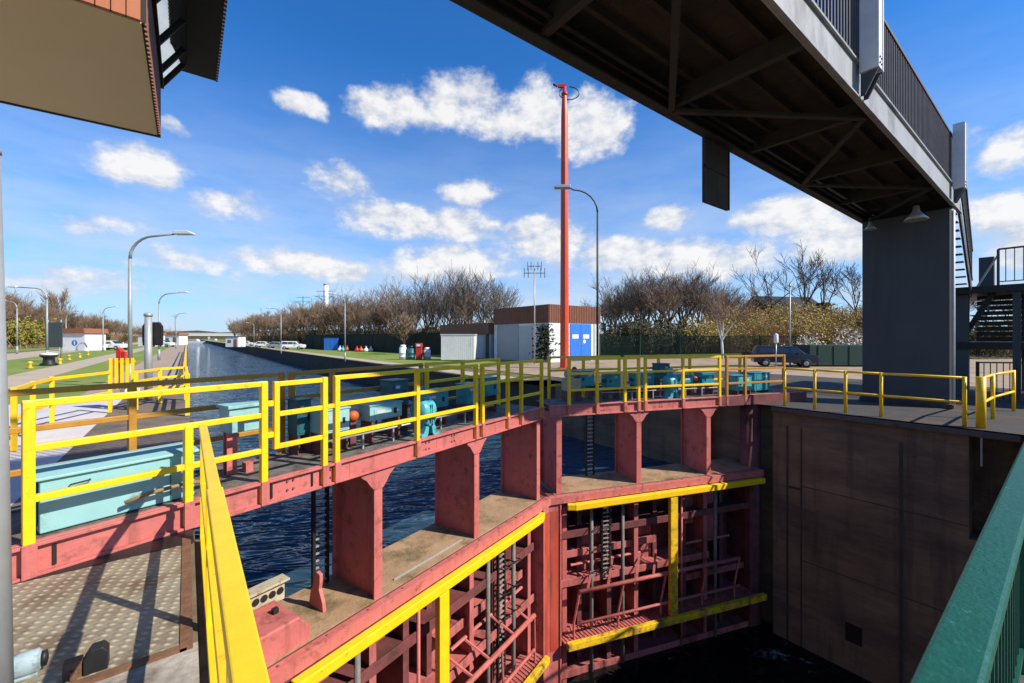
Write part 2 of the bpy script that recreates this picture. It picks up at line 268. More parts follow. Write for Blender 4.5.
# ------------------------------------------------------------------ mesh helpers
class MB:
    def __init__(s): s.bm = bmesh.new()
    def box(s, x0, x1, y0, y1, z0, z1):
        vs = [s.bm.verts.new(p) for p in ((x0,y0,z0),(x1,y0,z0),(x1,y1,z0),(x0,y1,z0),(x0,y0,z1),(x1,y0,z1),(x1,y1,z1),(x0,y1,z1))]
        for f in ((3,2,1,0),(4,5,6,7),(0,1,5,4),(1,2,6,5),(2,3,7,6),(3,0,4,7)): s.bm.faces.new([vs[i] for i in f])
        return s
    def beam(s, p0, p1, w, h, up=(0,0,1)):
        p0, p1 = Vector(p0), Vector(p1); d = (p1 - p0).normalized(); up = Vector(up)
        if abs(d.dot(up)) > .99: up = Vector((1,0,0))
        a = d.cross(up).normalized() * (w/2); b = a.cross(d).normalized() * (h/2)
        vs = [s.bm.verts.new(p + i*a + j*b) for p in (p0, p1) for i, j in ((-1,-1),(1,-1),(1,1),(-1,1))]
        for f in ((0,1,2,3),(7,6,5,4),(0,4,5,1),(1,5,6,2),(2,6,7,3),(3,7,4,0)): s.bm.faces.new([vs[i] for i in f])
        return s
    def tube(s, pts, r, n=8, r1=None, cap=True):
        pts = [Vector(p) for p in pts]; rings = []
        m = len(pts); r1 = r if r1 is None else r1
        prev = None
        for i, p in enumerate(pts):
            d = (pts[min(i+1, m-1)] - pts[max(i-1, 0)]).normalized()
            if prev is None:
                a = d.cross(Vector((0,0,1)) if abs(d.z) < .9 else Vector((1,0,0))).normalized()
            else: a = (prev - d * prev.dot(d)).normalized()
            prev = a; b = d.cross(a); rr = r + (r1 - r) * i / max(1, m-1)
            rings.append([s.bm.verts.new(p + (a*math.cos(t) + b*math.sin(t)) * rr) for t in [2*math.pi*k/n for k in range(n)]])
        for i in range(m-1):
            for k in range(n):
                f = s.bm.faces.new((rings[i][k], rings[i][(k+1)%n], rings[i+1][(k+1)%n], rings[i+1][k])); f.smooth = n > 6
        if cap and n > 2:
            s.bm.faces.new(rings[0][::-1]); s.bm.faces.new(rings[-1])
        return s
    def prism(s, poly, axis, a0, a1):
        """poly of 2-D points extruded along 'x','y' or 'z'"""
        def P(p, a): return {'x': (a, p[0], p[1]), 'y': (p[0], a, p[1]), 'z': (p[0], p[1], a)}[axis]
        A = [s.bm.verts.new(P(p, a0)) for p in poly]; B = [s.bm.verts.new(P(p, a1)) for p in poly]
        n = len(poly); s.bm.faces.new(A[::-1]); s.bm.faces.new(B)
        for i in range(n): s.bm.faces.new((A[i], A[(i+1)%n], B[(i+1)%n], B[i]))
        return s
    def lathe(s, prof, n=16, c=(0,0,0), axis='z'):
        rings = []
        def P(r, h, t):
            q = {'z': (r*math.cos(t), r*math.sin(t), h), 'x': (h, r*math.cos(t), r*math.sin(t)), 'y': (r*math.sin(t), h, r*math.cos(t))}[axis]
            return Vector(q) + Vector(c)
        for r, h in prof: rings.append([s.bm.verts.new(P(max(r, 1e-4), h, 2*math.pi*k/n)) for k in range(n)])
        for i in range(len(prof)-1):
            for k in range(n):
                f = s.bm.faces.new((rings[i][k], rings[i][(k+1)%n], rings[i+1][(k+1)%n], rings[i+1][k])); f.smooth = True
        s.bm.faces.new(rings[0][::-1]); s.bm.faces.new(rings[-1]); return s
    def quad(s, a, b, c, d): s.bm.faces.new([s.bm.verts.new(p) for p in (a, b, c, d)]); return s
    def sheet(s, x0, x1, y0, y1, z): return s.quad((x0,y0,z),(x1,y0,z),(x1,y1,z),(x0,y1,z))
    def build(s, name, m, parent=None, flip=False, bevel=0.0, fix=True):
        if flip:
            for v in s.bm.verts: v.co.y = -v.co.y
        if fix: bmesh.ops.recalc_face_normals(s.bm, faces=s.bm.faces)
        me = bpy.data.meshes.new(name); s.bm.to_mesh(me); s.bm.free()
        o = bpy.data.objects.new(name, me); C.objects.link(o); me.materials.append(m)
        if parent: o.parent = parent
        if bevel:
            b = o.modifiers.new('Bevel', 'BEVEL'); b.width = bevel; b.segments = 2; b.limit_method = 'ANGLE'; b.angle_limit = R(40)
        return o

def tag(o, label, cat, group=None, kind=None):
    o['label'] = label; o['category'] = cat
    if group: o['group'] = group
    if kind: o['kind'] = kind
    return o
def thing(name, label, cat, loc=(0,0,0), rz=0.0, group=None):
    o = bpy.data.objects.new(name, None); C.objects.link(o); o.location = loc; o.rotation_euler = (0,0,rz); o.empty_display_size = .2
    return tag(o, label, cat, group)
def struct(name, mb, m, kind='structure', fix=True):
    o = mb.build(name, m, fix=fix); o['kind'] = kind; return o
def dup(root, loc, rz=None, label=None, group=None, sc=None):
    r = root.copy(); C.objects.link(r); r.location = loc
    if rz is not None: r.rotation_euler = (0, 0, rz)
    if sc is not None: r.scale = sc
    if label: r['label'] = label
    if group: r['group'] = group
    for ch in list(root.children):
        c = ch.copy(); C.objects.link(c); c.parent = r
        for g in ch.children:
            q = g.copy(); C.objects.link(q); q.parent = c
    return r
SY, CY = math.sin(YAW), math.cos(YAW)
def at(px, D, z=0.0):
    """ground position at depth D in front of the photographer, as measured in the photograph"""
    l = (px - 512) / 427 * D
    return Vector((l*CY + D*SY, -l*SY + D*CY, z))

# ------------------------------------------------------------------ ground, canal, chamber
WATER = -2.4; LOW = -6.27; UL, UR = 0.2, 12.85
ZR = -0.45                                              # the far right bank lies a little lower
g = MB()
BIG = 3500
g.sheet(-BIG, 0.06, -BIG, BIG, -0.03)                    # left of the canal
g.sheet(19.0, BIG, -BIG, BIG, ZR - .02)                  # right of the canal
g.sheet(13.6, 19.0, 14.0, BIG, ZR - .02); g.sheet(13.6, 19.0, -BIG, -24, ZR - .02)
g.sheet(0.06, 13.6, 900, BIG, -0.6)
struct('ground', g, earth)
wq = [(-.3, 6.18), (.17, 6.18), (6.14, 8.18), (7.16, 8.18), (13.13, 6.18), (14.2, 6.18), (14.2, 900), (-.3, 900)]
m = MB(); m.bm.faces.new([m.bm.verts.new((x, y, WATER)) for x, y in wq])
struct('canal_water', m, canal_m)
struct('chamber_water', MB().sheet(0.0, 13.2, -40, 7.2, LOW), chamber_m)
struct('chamber_floor', MB().box(0, 13.2, -40, 12, -9.4, -9.0), wallc)

# left quay wall: chamber side and canal side
w = MB()
w.box(-2.5, UL, -40, 4.95, -9, -0.035); w.box(-2.5, -0.25, 4.95, 6.6, -9, -0.035); w.box(-2.5, 0.06, 6.6, 900, -9, -0.035)
tag(w.build('quay_wall', wallc), 'concrete wall under the left bank beside the steel plate', 'wall')
# right chamber wall with niche, joints and coping
w = MB()
w.box(UR, 19.0, 1.3, 5.0, -9, -0.16); w.box(UR + .55, 19.0, 5.0, 7.0, -9, -0.16); w.box(UR + .25, 19.0, 7.0, 14.0, -9, -0.16)
w.box(UR, 19.0, -40, 0.35, -9, -0.16); w.box(UR + .8, 19.0, .35, 1.3, -2.3, -0.16); w.box(UR, 19.0, .35, 1.3, -9, -2.3)
rw = thing('chamber_wall', 'dark brown concrete wall of the lock chamber below the grey pier', 'wall', (UR, 3, 0))
rw.location = (0, 0, 0)
w.build('concrete_face', wallc, rw)
w = MB()
for yv, wd in ((4.62, .05), (4.3, .035), (2.32, .06)): w.box(UR - .012, UR + .02, yv, yv + wd, -8, -.5)
w.box(UR - .015, UR + .02, 4.3, 4.65, -2.16, -2.10)
for zz in (-2.05, -4.0): w.box(UR - .004, UR + .02, 1.3, 4.29, zz, zz + .022)
w.build('joint_strip', quayc, rw)
MB().box(UR - .006, UR + .03, 3.05, 3.38, -5.55, -5.1).build('outlet_plate', black, rw)
MB().box(UR - .14, UR + .6, 0.6, 5.0, -.158, -.03).build('coping', copec, rw, bevel=.015)
MB().tube([(UR - .02, 1.12, -.02), (UR - .02, 1.12, -.75)], .018, 6).build('drain_pipe', zinc, rw)
t = MB(); t.sheet(UR - .13, 24, -24, 14, -0.0); t.quad((UR + .2, 14, 0), (24, 14, 0), (24, 18, ZR), (UR + .2, 18, ZR)); t.quad((24, -24, 0), (27, -24, ZR), (27, 18, ZR), (24, 14, 0))
struct('terrace', t, terr)
struct('terrace_edge', MB().box(UR + .6, UR + .9, 5.0, 14.0, -.156, -.004), copec)
# right canal wall upstream
w = MB(); w.box(13.5, 15.5, 14, 620, -9, ZR - .025); w.box(13.38, 13.8, 14, 620, ZR - .12, ZR + .02)
tag(w.build('bank_wall', quayc), 'long dark quay wall lining the far right bank of the canal', 'wall')
struct('bank_path', MB().sheet(13.85, 15.3, 18.2, 620, ZR + .012), sand)
struct('bank_lawn', MB().sheet(15.3, 32, 31, 620, ZR + .008), grass_m)
struct('yard', MB().sheet(17.2, 60, 16.5, 31, ZR + .016), asphalt)
struct('yard_path', MB().sheet(27.1, 75, -20, 16.5, ZR + .012), asphalt)
# left bank, strips along the canal
struct('concrete_slab', MB().sheet(-9, -1.55, 6.4, 18.0, -.012), slabc)
struct('shaded_quay_dirt', MB().sheet(-1.55, 0.05, 5.3, 18.0, -.014), dirtm)
struct('quay_pavement', MB().sheet(-2.75, 0.05, 18.0, 700, -.018), paver)
struct('grass_strip', MB().sheet(-5.2, -2.75, 18.0, 700, -.02), grass_m)
struct('footpath', MB().sheet(-7.0, -5.2, 18.0, 700, -.016), sand)
struct('grass_verge', MB().sheet(-12, -7.0, 18.0, 700, -.02), grass_m)
struct('service_road', MB().sheet(-17, -12, -10, 700, -.016), sand)
struct('far_lawn', MB().sheet(-23, -18.4, -10, 700, -.02), grass_m)
p = MB(); p.box(-9, 0.055, -6, 3.24, -.03, -.006); p.box(-9, -1.75, 3.24, 5.05, -.03, -.006); struct('quay_top', p, kerbc); struct('quay_edge', MB().box(-.03, 0.055, 3.24, 4.9, -.03, -.004), wallc)
struct('gap_shade_strip', MB().box(-1.745, .05, 4.80, 5.2, .007, .011), black)  # black strip laid down as the shade of the gap under the walkway
tag(MB().box(-1.745, -.035, 3.245, 5.2, -.028, .006).build('cover_plate', plate_m), 'rusty raised-pattern steel cover plate let into the quay', 'cover plate')
f = MB(); f.box(-1.80, .0, 3.19, 3.242, -.02, .012); f.box(-.033, .03, 3.19, 4.95, -.02, .014)
tag(f.build('plate_frame', rust), 'rusty angle frame along the edge of the steel cover plate', 'frame')
struct('quay_kerb', MB().box(-.32, .075, 18, 620, -.1, .02), copec)
# far end
struct('hills', MB().prism([(-900, -5), (-900, 16), (-520, 24), (-330, 19), (-160, 22), (-60, 14), (20, 19), (60, 15), (300, 24), (700, 18), (700, -5)], 'y', 1200, 1260), shrub_dark)

# ------------------------------------------------------------------ lock gate leaves
HL = Vector((0.45, 5.35, 0)); HR = Vector((12.85, 5.35, 0)); ANG = math.atan2(.317, .948)
SIDES = {'left': (HL, ANG, False), 'right': (HR, math.pi - ANG, True)}
def leaf_thing(side, name, label, cat, w, d, z, group=None):
    H, a, flip = SIDES[side]
    e = Vector((math.cos(a), math.sin(a), 0)); n = Vector((-math.sin(a), math.cos(a), 0)) * (-1 if flip else 1)
    return thing(name, label, cat, H + e*w + n*d + Vector((0,0,z)), a, group)
ZW = .27; ZP = -1.81; LEN = 6.54

def gate_leaf(side):
    flip = SIDES[side][2]
    near = side == 'left'
    w0 = -1.62 if near else -1.75
    g = leaf_thing(side, 'gate_leaf', ('salmon red lock gate leaf nearest the big pale teal box' if near else 'salmon red lock gate leaf meeting the dark chamber wall'), 'lock gate', 0, 0, 0, 'lock gate leaves')
    B = lambda mb, n, m, bev=0, par=g: mb.build(n, m, par, flip, bev)
    # walkway
    m = MB(); m.box(w0, LEN - .1, 0, .05, 0, ZW); m.box(w0, LEN - .1, -.05, -.001, ZW - .03, ZW - .003); m.box(w0, LEN - .1, -.05, -.001, .003, .03)
    B(m, 'walkway_beam', red, .004)
    if not near: B(MB().box(w0 - .01, 1.42, -.056, -.052, .0, ZW + .001), 'end_cover', red_dark)  # thin dark red facing, painted shadow over the wall end of the beam
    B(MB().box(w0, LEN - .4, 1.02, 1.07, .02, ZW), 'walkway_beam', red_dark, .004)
    B(MB().box(w0 + .01, LEN - .16, .052, 1.018, ZW - .035, ZW - .012), 'walkway_deck', deck)
    m = MB()
    for k in range(12): m.box(-1.2 + k*.66, -1.15 + k*.66, .055, 1.015, .05, ZW - .037)
    B(m, 'cross_bearer', red_dark)
    for wp in (-.15, 1.33, 2.95, 4.55): B(MB().box(wp - .006, wp + .006, -.004, -.0005, .034, ZW - .034), 'weld_seam', red)
    for wp in (.5, 1.05, 2.7, 3.3, 5.0):
        m = MB()
        for zz in (.09, .19): m.lathe([(.013, -.014), (.016, -.008), (.016, -.0005)], 6, (wp, 0, zz), 'y'); m.lathe([(.013, -.014), (.016, -.008), (.016, -.0005)], 6, (wp + .07, 0, zz), 'y')
        bt = B(m, 'bolt_group', red_dark)
    # pillars with gussets
    for i, wp in enumerate((1.79, 3.99, 6.2)):
        wd = .07
        m = MB(); m.box(wp - wd, wp + wd, .005, .035, ZP, 0); m.box(wp - .012, wp + .012, .036, .97, ZP, .02); m.box(wp - wd, wp + wd, .971, 1.0, ZP, .02)
        pl = B(m, 'pillar', red, .003)
        if i < 2:
            q = [(wp-.30, .003), (wp+.30, .003), (wp+.28, -.05), (wp+.20, -.11), (wp+.13, -.21), (wp+.075, -.27), (wp-.075, -.27), (wp-.13, -.21), (wp-.20, -.11), (wp-.28, -.05)]
            m = MB(); m.prism(q, 'y', -.006, .03); B(m, 'gusset', red, .002, pl)
    # platform = top of the gate body
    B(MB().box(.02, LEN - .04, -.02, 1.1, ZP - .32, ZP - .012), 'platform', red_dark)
    m = MB(); m.box(.05, LEN - .2, .0, 1.08, ZP - .012, ZP + .004); B(m, 'silt_layer', silt)
    m = MB(); m.box(.02, LEN - .04, -.14, -.02, ZP - .18, ZP - .16); m.box(.02, LEN - .04, -.16, -.14, ZP - .18, ZP - .012); m.box(.02, LEN - .04, -.14, -.03, ZP - .03, ZP - .01)
    lip = B(m, 'edge_channel', red, .003)
    m = MB()
    for k in range(11): m.lathe([(.016, -.006), (.016, .004), (.009, .008)], 8, (.35 + k*.6, -.085, ZP - .006))
    B(m, 'bolt_row', rust, 0, lip)
    # fenders
    m = MB(); m.box(.45 if near else .12, LEN - .62, -.30, -.165, ZP - .335, ZP - .19)
    m.beam((LEN - .64, -.232, ZP - .2625), (LEN - .47, -.17, ZP - .2625), .13, .14)
    B(m, 'fender', yellow, .015)
    wv = 2.84 if near else 3.14
    B(MB().box(wv - .11, wv + .11, -.28, -.17, -5.16, ZP - .362), 'fender', yellow if near else yellow_dirty, .012)
    B(MB().box(.1, LEN - .42, -.34, -.22, -5.33, -5.17), 'fender', yellow_dirty, .012)
    # gate body
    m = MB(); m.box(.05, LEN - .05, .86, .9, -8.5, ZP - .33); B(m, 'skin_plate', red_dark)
    for zz in (-2.86, -3.42, -4.02, -4.62, -5.35, -6.2):
        dp = .28 if zz in (-3.42, -4.62) else .12
        wa, wb = {-3.42: (3.3, LEN - .3), -4.62: (.1, 2.5), -4.02: (1.7, LEN - .3)}.get(zz, (.1, LEN - .3))
        m = MB(); m.box(wa, wb, dp, .855, zz - .02, zz + .02); m.box(wa, wb, dp - .03, dp - .002, zz - .085, zz + .085)
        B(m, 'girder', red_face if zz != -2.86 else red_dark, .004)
    for k, wp in enumerate((.25, .95, 1.79, 2.45, 3.2, 3.99, 4.75, 5.45, 6.0)):
        d0 = (.2, .45, .15)[k % 3]
        m = MB(); m.box(wp - .016, wp + .016, d0, .85, -8.2, ZP - .325); m.box(wp - .06, wp + .06, d0 - .025, d0, -8.2, ZP - .325)
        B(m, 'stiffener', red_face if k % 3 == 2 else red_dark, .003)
    for wp, z0, z1 in ((1.15, -3.9, -2.2), (2.15, -3.3, -2.45), (5.1, -4.5, -2.95), (3.55, -4.0, -2.9)):
        B(MB().box(wp - .30, wp + .30, .5, .53, z0, z1), 'inner_panel', red_face, .004)
    for wp in (1.5, 2.62, 4.42, 5.3):
        B(MB().tube([(wp, .08, -6.5), (wp, .08, ZP - .33)], .045 if wp != 2.62 else .03, 10), 'riser_pipe', pipem if wp != 2.62 else red)
    # service catwalk with pink railing
    m = MB(); m.box(.3, LEN - .4, -.19, .30, -5.29, -5.24)
    ct = B(m, 'catwalk', red_face)
    m = MB()
    k = .34
    while k < LEN - .5:
        m.beam((k, -.18, -5.232), (k + .05, .05, -5.232), .035, .02); m.beam((k + .05, .05, -5.232), (k, .29, -5.232), .035, .02); k += .095
    B(m, 'tread_pattern', red, 0, ct)
    m = MB()
    for zz in (-4.86, -4.12): m.tube([(.9, -.16, zz), (5.75, -.16, zz)], .035 if zz < -4.5 else .05, 8)
    for wp in (.9, 2.0, 3.3, 4.55, 5.75): m.tube([(wp, -.16, -4.12), (wp + .12, -.10, -4.86), (wp + .12, -.1, -5.24)], .028, 6)
    for wp in (3.7, 4.2, 5.0, 5.55): m.beam((wp, -.18, -4.12), (wp - .35, .18, -3.66), .05, .03)
    m.tube([(3.5, .2, -3.66), (5.8, .2, -3.66)], .032, 6)
    m.tube([(.9, .2, -3.66), (2.4, .2, -3.66)], .032, 6)
    B(m, 'catwalk_railing', red)
    for wp in (5.28, 4.9):                                # curved step irons
        m = MB()
        for zz in (-2.75, -3.25, -3.75, -4.2): m.tube([(wp - .12, .13, zz), (wp - .12, -.04, zz), (wp + .12, -.04, zz - .05), (wp + .12, .13, zz - .05)], .014, 6)
        B(m, 'step_iron', black)
    # ladders
    for wp, d0, z0, z1 in ((1.5, .93, -1.8, -.02), (.72, .06, -6.2, -2.2), (4.86, .06, -4.9, -2.16)) if near else ((4.86, .93, -1.8, -.02), (4.9, .06, -4.1, -2.16)):
        m = MB(); m.box(wp - .13, wp - .085, d0, d0 + .05, z0, z1); m.box(wp + .085, wp + .13, d0, d0 + .05, z0, z1)
        ld = B(m, 'ladder', black)
        m = MB(); zz = z0 + .06
        while zz < z1: m.box(wp - .084, wp + .084, d0 + .005, d0 + .035, zz, zz + .022); zz += .105
        B(m, 'rung', rung, 0, ld)
    # posts at both ends
    m = MB(); m.box(LEN - .30, LEN - .02, -.10, .62, -8.6, ZP - .03); m.box(LEN - .34, LEN - .30, -.13, .62, -8.6, ZP - .04)
    mp_ = B(m, 'mitre_post', red, .006)
    m = MB(); m.box(LEN - .27, LEN - .06, -.106, -.099, -5.4, ZP - .35); B(m, 'worn_strip', red_worn, 0, mp_)
    m = MB(); m.tube([(.0, .3, -8.6), (.0, .3, ZP - .03 if near else .1)], .26, 20); m.box(-.02, .3, .05, .85, -8.6, ZP - .03); B(m, 'quoin_post', red_dark)
    if near:                                              # gear on the near end of the platform
        m = MB(); m.prism([(-.10, ZP - .30), (-.10, ZP + .22), (.02, ZP + .34), (.66, ZP + .34), (.80, ZP + .16), (.80, ZP - .3)], 'y', .02, .62)
        bx = B(m, 'stop_housing', red, .02)
        B(MB().box(.5, .56, .3, .36, ZP + .341, ZP + .40), 'lifting_eye', black, 0, bx)
        m = MB(); m.prism([(.25, ZP + .26), (.82, ZP + .26), (.82, ZP + .5), (.28, ZP + .46)], 'y', .66, .73); m.box(.22, .86, .60, .79, ZP + .501, ZP + .53)
        br = B(m, 'rusty_bracket', beige, .005)
        m = MB()
        for k in range(5): m.lathe([(.045, -.004), (.045, .004)], 10, (.36 + k*.10, .655, ZP + .39), 'y')
        B(m, 'bracket_hole', black, 0, br)
        m = MB(); m.prism([(0, 0), (.34, 0), (.3, .2), (.22, .33), (.23, .42), (.16, .5), (.08, .48), (.08, .38), (.1, .28), (.02, .12)], 'x', 0, .05)
        for v in m.bm.verts: v.co += Vector((1.16, .34, ZP))
        B(m, 'hook_plate', red, .006)
        B(MB().box(2.2, 3.75, .155, .168, ZP + .004, ZP + .03), 'flat_bar', zinc)
        for wp in (-1.36, .32, .80): B(MB().box(wp - .012, wp + .012, -.012, -.001, .05, ZW - .06), 'slot_plate', black)
    return g
leafL = gate_leaf('left'); leafR = gate_leaf('right')

# ------------------------------------------------------------------ railings on the gate
def leaf_railing(side, label, posts, d, m, z=ZW, full=None, group='yellow railing panels on the gate walkway', low=True, short=()):
    """posts: positions along the leaf; parts: every post and every rail"""
    flip = SIDES[side][2]
    g = leaf_thing(side, 'railing', label, 'railing', 0, 0, 0, group)
    for wp in posts:
        top = z + (.74 if wp in short else 1.1)
        mb = MB(); mb.box(wp - .034, wp + .034, d - .034, d + .034, z - .24 if d < .3 else z - .02, top - .006)
        mb.build('post', m, g, flip, .006)
        if d < .3:
            mb = MB(); mb.box(wp - .042, wp + .042, -.066, -.052, .012, ZW + .004) ; mb.build('post_socket', red, g, flip, .004)
    for hh in (1.075, .73, .34):
        if hh == .34 and not low: continue
        a, b = min(posts), max(posts)
        mb = MB(); mb.box(a - (.036 if hh > 1 else 0), b + (.036 if hh > 1 else 0), d - .025, d + .025, z + hh - .028, z + hh + .028)
        mb.build('rail', m, g, flip, .006)
    return g
DF, DB = -.018, 1.045
leaf_railing('left', 'yellow front railing panel before the big pale teal box', (-1.5, -.47, .23), DF, yellow, short=(-.47,))
leaf_railing('left', 'yellow front railing panel before the orange ball and teal gearbox', (1.12, 2.5, 3.93), DF, yellow)
leaf_railing('left', 'yellow front railing panel ending over the mitre of the gate, towards the canal', (4.12, 4.95, 5.45, 6.3), DF, yellow)
leaf_railing('right', 'yellow front railing panel just right of the gate mitre', (5.95, 5.2, 4.42, 4.02), DF, yellow)
leaf_railing('right', 'yellow front railing panel before the bright teal gearbox on the far leaf', (3.82, 2.66, 1.45), DF, yellow)
leaf_railing('right', 'front railing panel darkened to ochre for shade at the wall end of the far leaf', (1.2, .55, -.9), DF, ochre)  # yellow railing coloured ochre for the shade at this end
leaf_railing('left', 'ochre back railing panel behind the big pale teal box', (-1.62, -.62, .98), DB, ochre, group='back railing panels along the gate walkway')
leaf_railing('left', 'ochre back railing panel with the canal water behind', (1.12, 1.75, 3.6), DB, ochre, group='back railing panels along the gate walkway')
leaf_railing('left', 'yellow back railing panel behind the machinery near the mitre', (3.75, 4.8, 6.1), DB, yellow, group='back railing panels along the gate walkway')
leaf_railing('right', 'yellow back railing panel below the red mast', (6.0, 5.0, 3.9), DB, yellow, group='back railing panels along the gate walkway')
leaf_railing('right', 'yellow back railing panel behind the gearbox of the far leaf', (3.7, 2.6, 1.5, -.4), DB, yellow, group='back railing panels along the gate walkway')
# hinged gate in the front railing
g = leaf_thing('left', 'railing_gate', 'small hinged yellow gate in the front railing right of the red pedestal', 'gate', 0, 0, 0)
m = MB(); m.box(.335, .395, DF - .03, DF + .03, ZW + .33, ZW + 1.09); m.build('stile', yellow, g, bevel=.006)
m = MB(); m.box(.92, .985, DF - .033, DF + .033, ZW - .24, ZW + 1.095); m.build('stile', yellow, g, bevel=.006)
for hh in (1.06, .72, .355): MB().box(.396, .919, DF - .024, DF + .024, ZW + hh - .027, ZW + hh + .027).build('rail', yellow, g, bevel=.005)
for hh in (.85, .5): MB().box(.265, .334, DF - .015, DF + .02, ZW + hh - .03, ZW + hh + .03).build('hinge', yellow, g)
MB().box(.986, 1.085, DF - .02, DF + .02, ZW + .70, ZW + .75).build('latch', yellow, g)
MB().box(.91, .995, -.066, -.052, .012, ZW + .004).build('post_socket', red, g, bevel=.004)

# ------------------------------------------------------------------ machinery on the walkway
g = leaf_thing('left', 'drive_housing', 'long low pale teal machine box with a brown bar before it', 'machine box', 0, 0, 0)
m = MB(); m.box(-1.42, -.36, .14, .62, ZW, ZW + .43); m.build('casing', teal_pale, g, bevel=.008)
m = MB(); m.prism([(.11, ZW + .432), (.65, ZW + .432), (.65, ZW + .45), (.34, ZW + .50), (.11, ZW + .455)], 'x', -1.46, -.33); m.build('lid', teal_pale, g, bevel=.005)
MB().box(-1.46, -1.425, .2, .58, ZW + .05, ZW + .4).build('end_plate', teal_deep, g)
for wp in (-.56,): MB().box(wp - .004, wp + .004, .136, .1395, ZW + .01, ZW + .425).build('panel_seam', teal_deep, g)
m = MB(); m.tube([(-1.25, .125, ZW + .35), (-1.25, .10, ZW + .36), (-1.13, .10, ZW + .37), (-1.13, .125, ZW + .37)], .007, 6); m.build('handle', black, g)
g2 = leaf_thing('left', 'crank_bar', 'worn brown bar leaning along the front of the pale teal machine box', 'bar', 0, 0, 0)
m = MB(); m.tube([(-.92, .05, ZW + .115), (-.75, .045, ZW + .15), (-.45, .045, ZW + .16), (-.28, .05, ZW + .13)], .018, 8); m.build('bar', wood, g2)

def control_box(side, label, w, d):
    flip = SIDES[side][2]
    g = leaf_thing(side, 'control_box', label, 'control box', w, d, ZW)
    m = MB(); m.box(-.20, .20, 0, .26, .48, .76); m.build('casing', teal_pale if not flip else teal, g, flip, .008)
    m = MB(); m.box(-.22, .22, -.03, .29, .762, .80); m.build('lid', teal_pale if not flip else teal, g, flip, .006)
    m = MB(); m.box(-.19, -.08, .08, .1, -.012, .478); m.box(-.19, -.08, .16, .18, -.012, .478); m.box(-.14, -.13, .101, .159, -.012, .478); m.build('pedestal', red, g, flip)
    m = MB(); m.box(-.02, .06, .0, .10, -.012, .1); m.build('foot_block', red, g, flip)
    return g
control_box('left', 'pale teal box on a red pedestal beside the small railing gate', .30, .5)

def motor_box(side, label, w, d, wl, dp, z0, z1, m1, legs=True, tilt=False, group=None):
    flip = SIDES[side][2]
    g = leaf_thing(side, 'drive_box', label, 'drive box', w, d, ZW, group)
    m = MB(); m.box(0, wl, 0, dp, z0, z1); m.build('casing', m1, g, flip, .01)
    m = MB(); m.box(-.015, wl + .015, -.015, dp + .015, z1 + .002, z1 + .022); m.build('lid', m1, g, flip, .006)
    for a_ in (.06, .88): MB().box(wl*a_, wl*(a_ + .05), .004, dp - .01, -.012, z0 - .002).build('support_leg', red_dark, g, flip)
    dp_ = MB().box(wl*.12, wl*.88, -.008, -.001, z0 + .03, z1 - .04).build('door_panel', m1, g, flip, .003)
    MB().box(wl*.72, wl*.80, -.022, -.009, (z0+z1)/2 - .04, (z0+z1)/2 + .04).build('latch', black, dp_, flip)
    m = MB(); m.box(wl*.2, wl*.45, -.011, -.0085, z1 - .12, z1 - .07); m.build('rating_plate', offwhite, dp_, flip)
    m = MB(); m.tube([(wl*.5, dp*.8, z0 + .02), (wl*.52, dp*.95, z0 - .1), (wl*.6, dp + .06, .06), (wl*.9, dp + .1, .01)], .014, 6); m.build('cable', black, g, flip)
    m = MB(); m.lathe([(.05, 0), (.05, .05), (.035, .06)], 12, (wl + .017, dp*.5, (z0+z1)/2), 'x'); m.build('shaft_flange', teal_deep, g, flip)
    return g
def gearbox(side, label, w, d):
    flip = SIDES[side][2]
    g = leaf_thing(side, 'gearbox', label, 'gearbox', w, d, ZW)
    m = MB(); m.lathe([(.02, -.17), (.13, -.165), (.185, -.12), (.195, -.05), (.195, .05), (.185, .12), (.13, .165), (.02, .17)], 20, (0, .1, .40), 'x')
    m.box(-.11, .11, -.02, .22, .12, .42); m.build('housing', teal_lit, g, flip, .008)
    m = MB(); m.lathe([(.10, 0), (.10, .05), (.07, .06), (.075, .18), (.03, .21)], 16, (0, .1, .575)); m.build('top_cover', teal_lit, g, flip)
    m = MB(); m.lathe([(.02, -.18), (.115, -.175), (.115, -.10), (.02, -.09)], 16, (0, .1, .26), 'y')
    for k in range(6):
        a = k*math.pi/3; m.lathe([(.016, -.20), (.016, -.17)], 8, (.085*math.cos(a), .1, .26 + .085*math.sin(a)), 'y')
    m.build('end_cover', teal_lit, g, flip)
    for s_ in (-1, 1):
        m = MB(); m.prism([(s_*.20, -.012), (s_*.20, .03), (s_*.15, .05), (s_*.10, .16), (s_*.03, .16), (s_*.05, .03), (s_*.09, -.012)], 'y', -.07, .20); m.build('foot', teal_lit, g, flip, .005)
    m = MB(); m.box(-.025, -.015, -.105, -.03, .2, .5); m.box(.015, .025, -.105, -.03, .2, .5); m.box(-.13, .13, -.055, -.045, .3, .31); m.build('cooling_fin', teal_lit, g, flip)
    return g
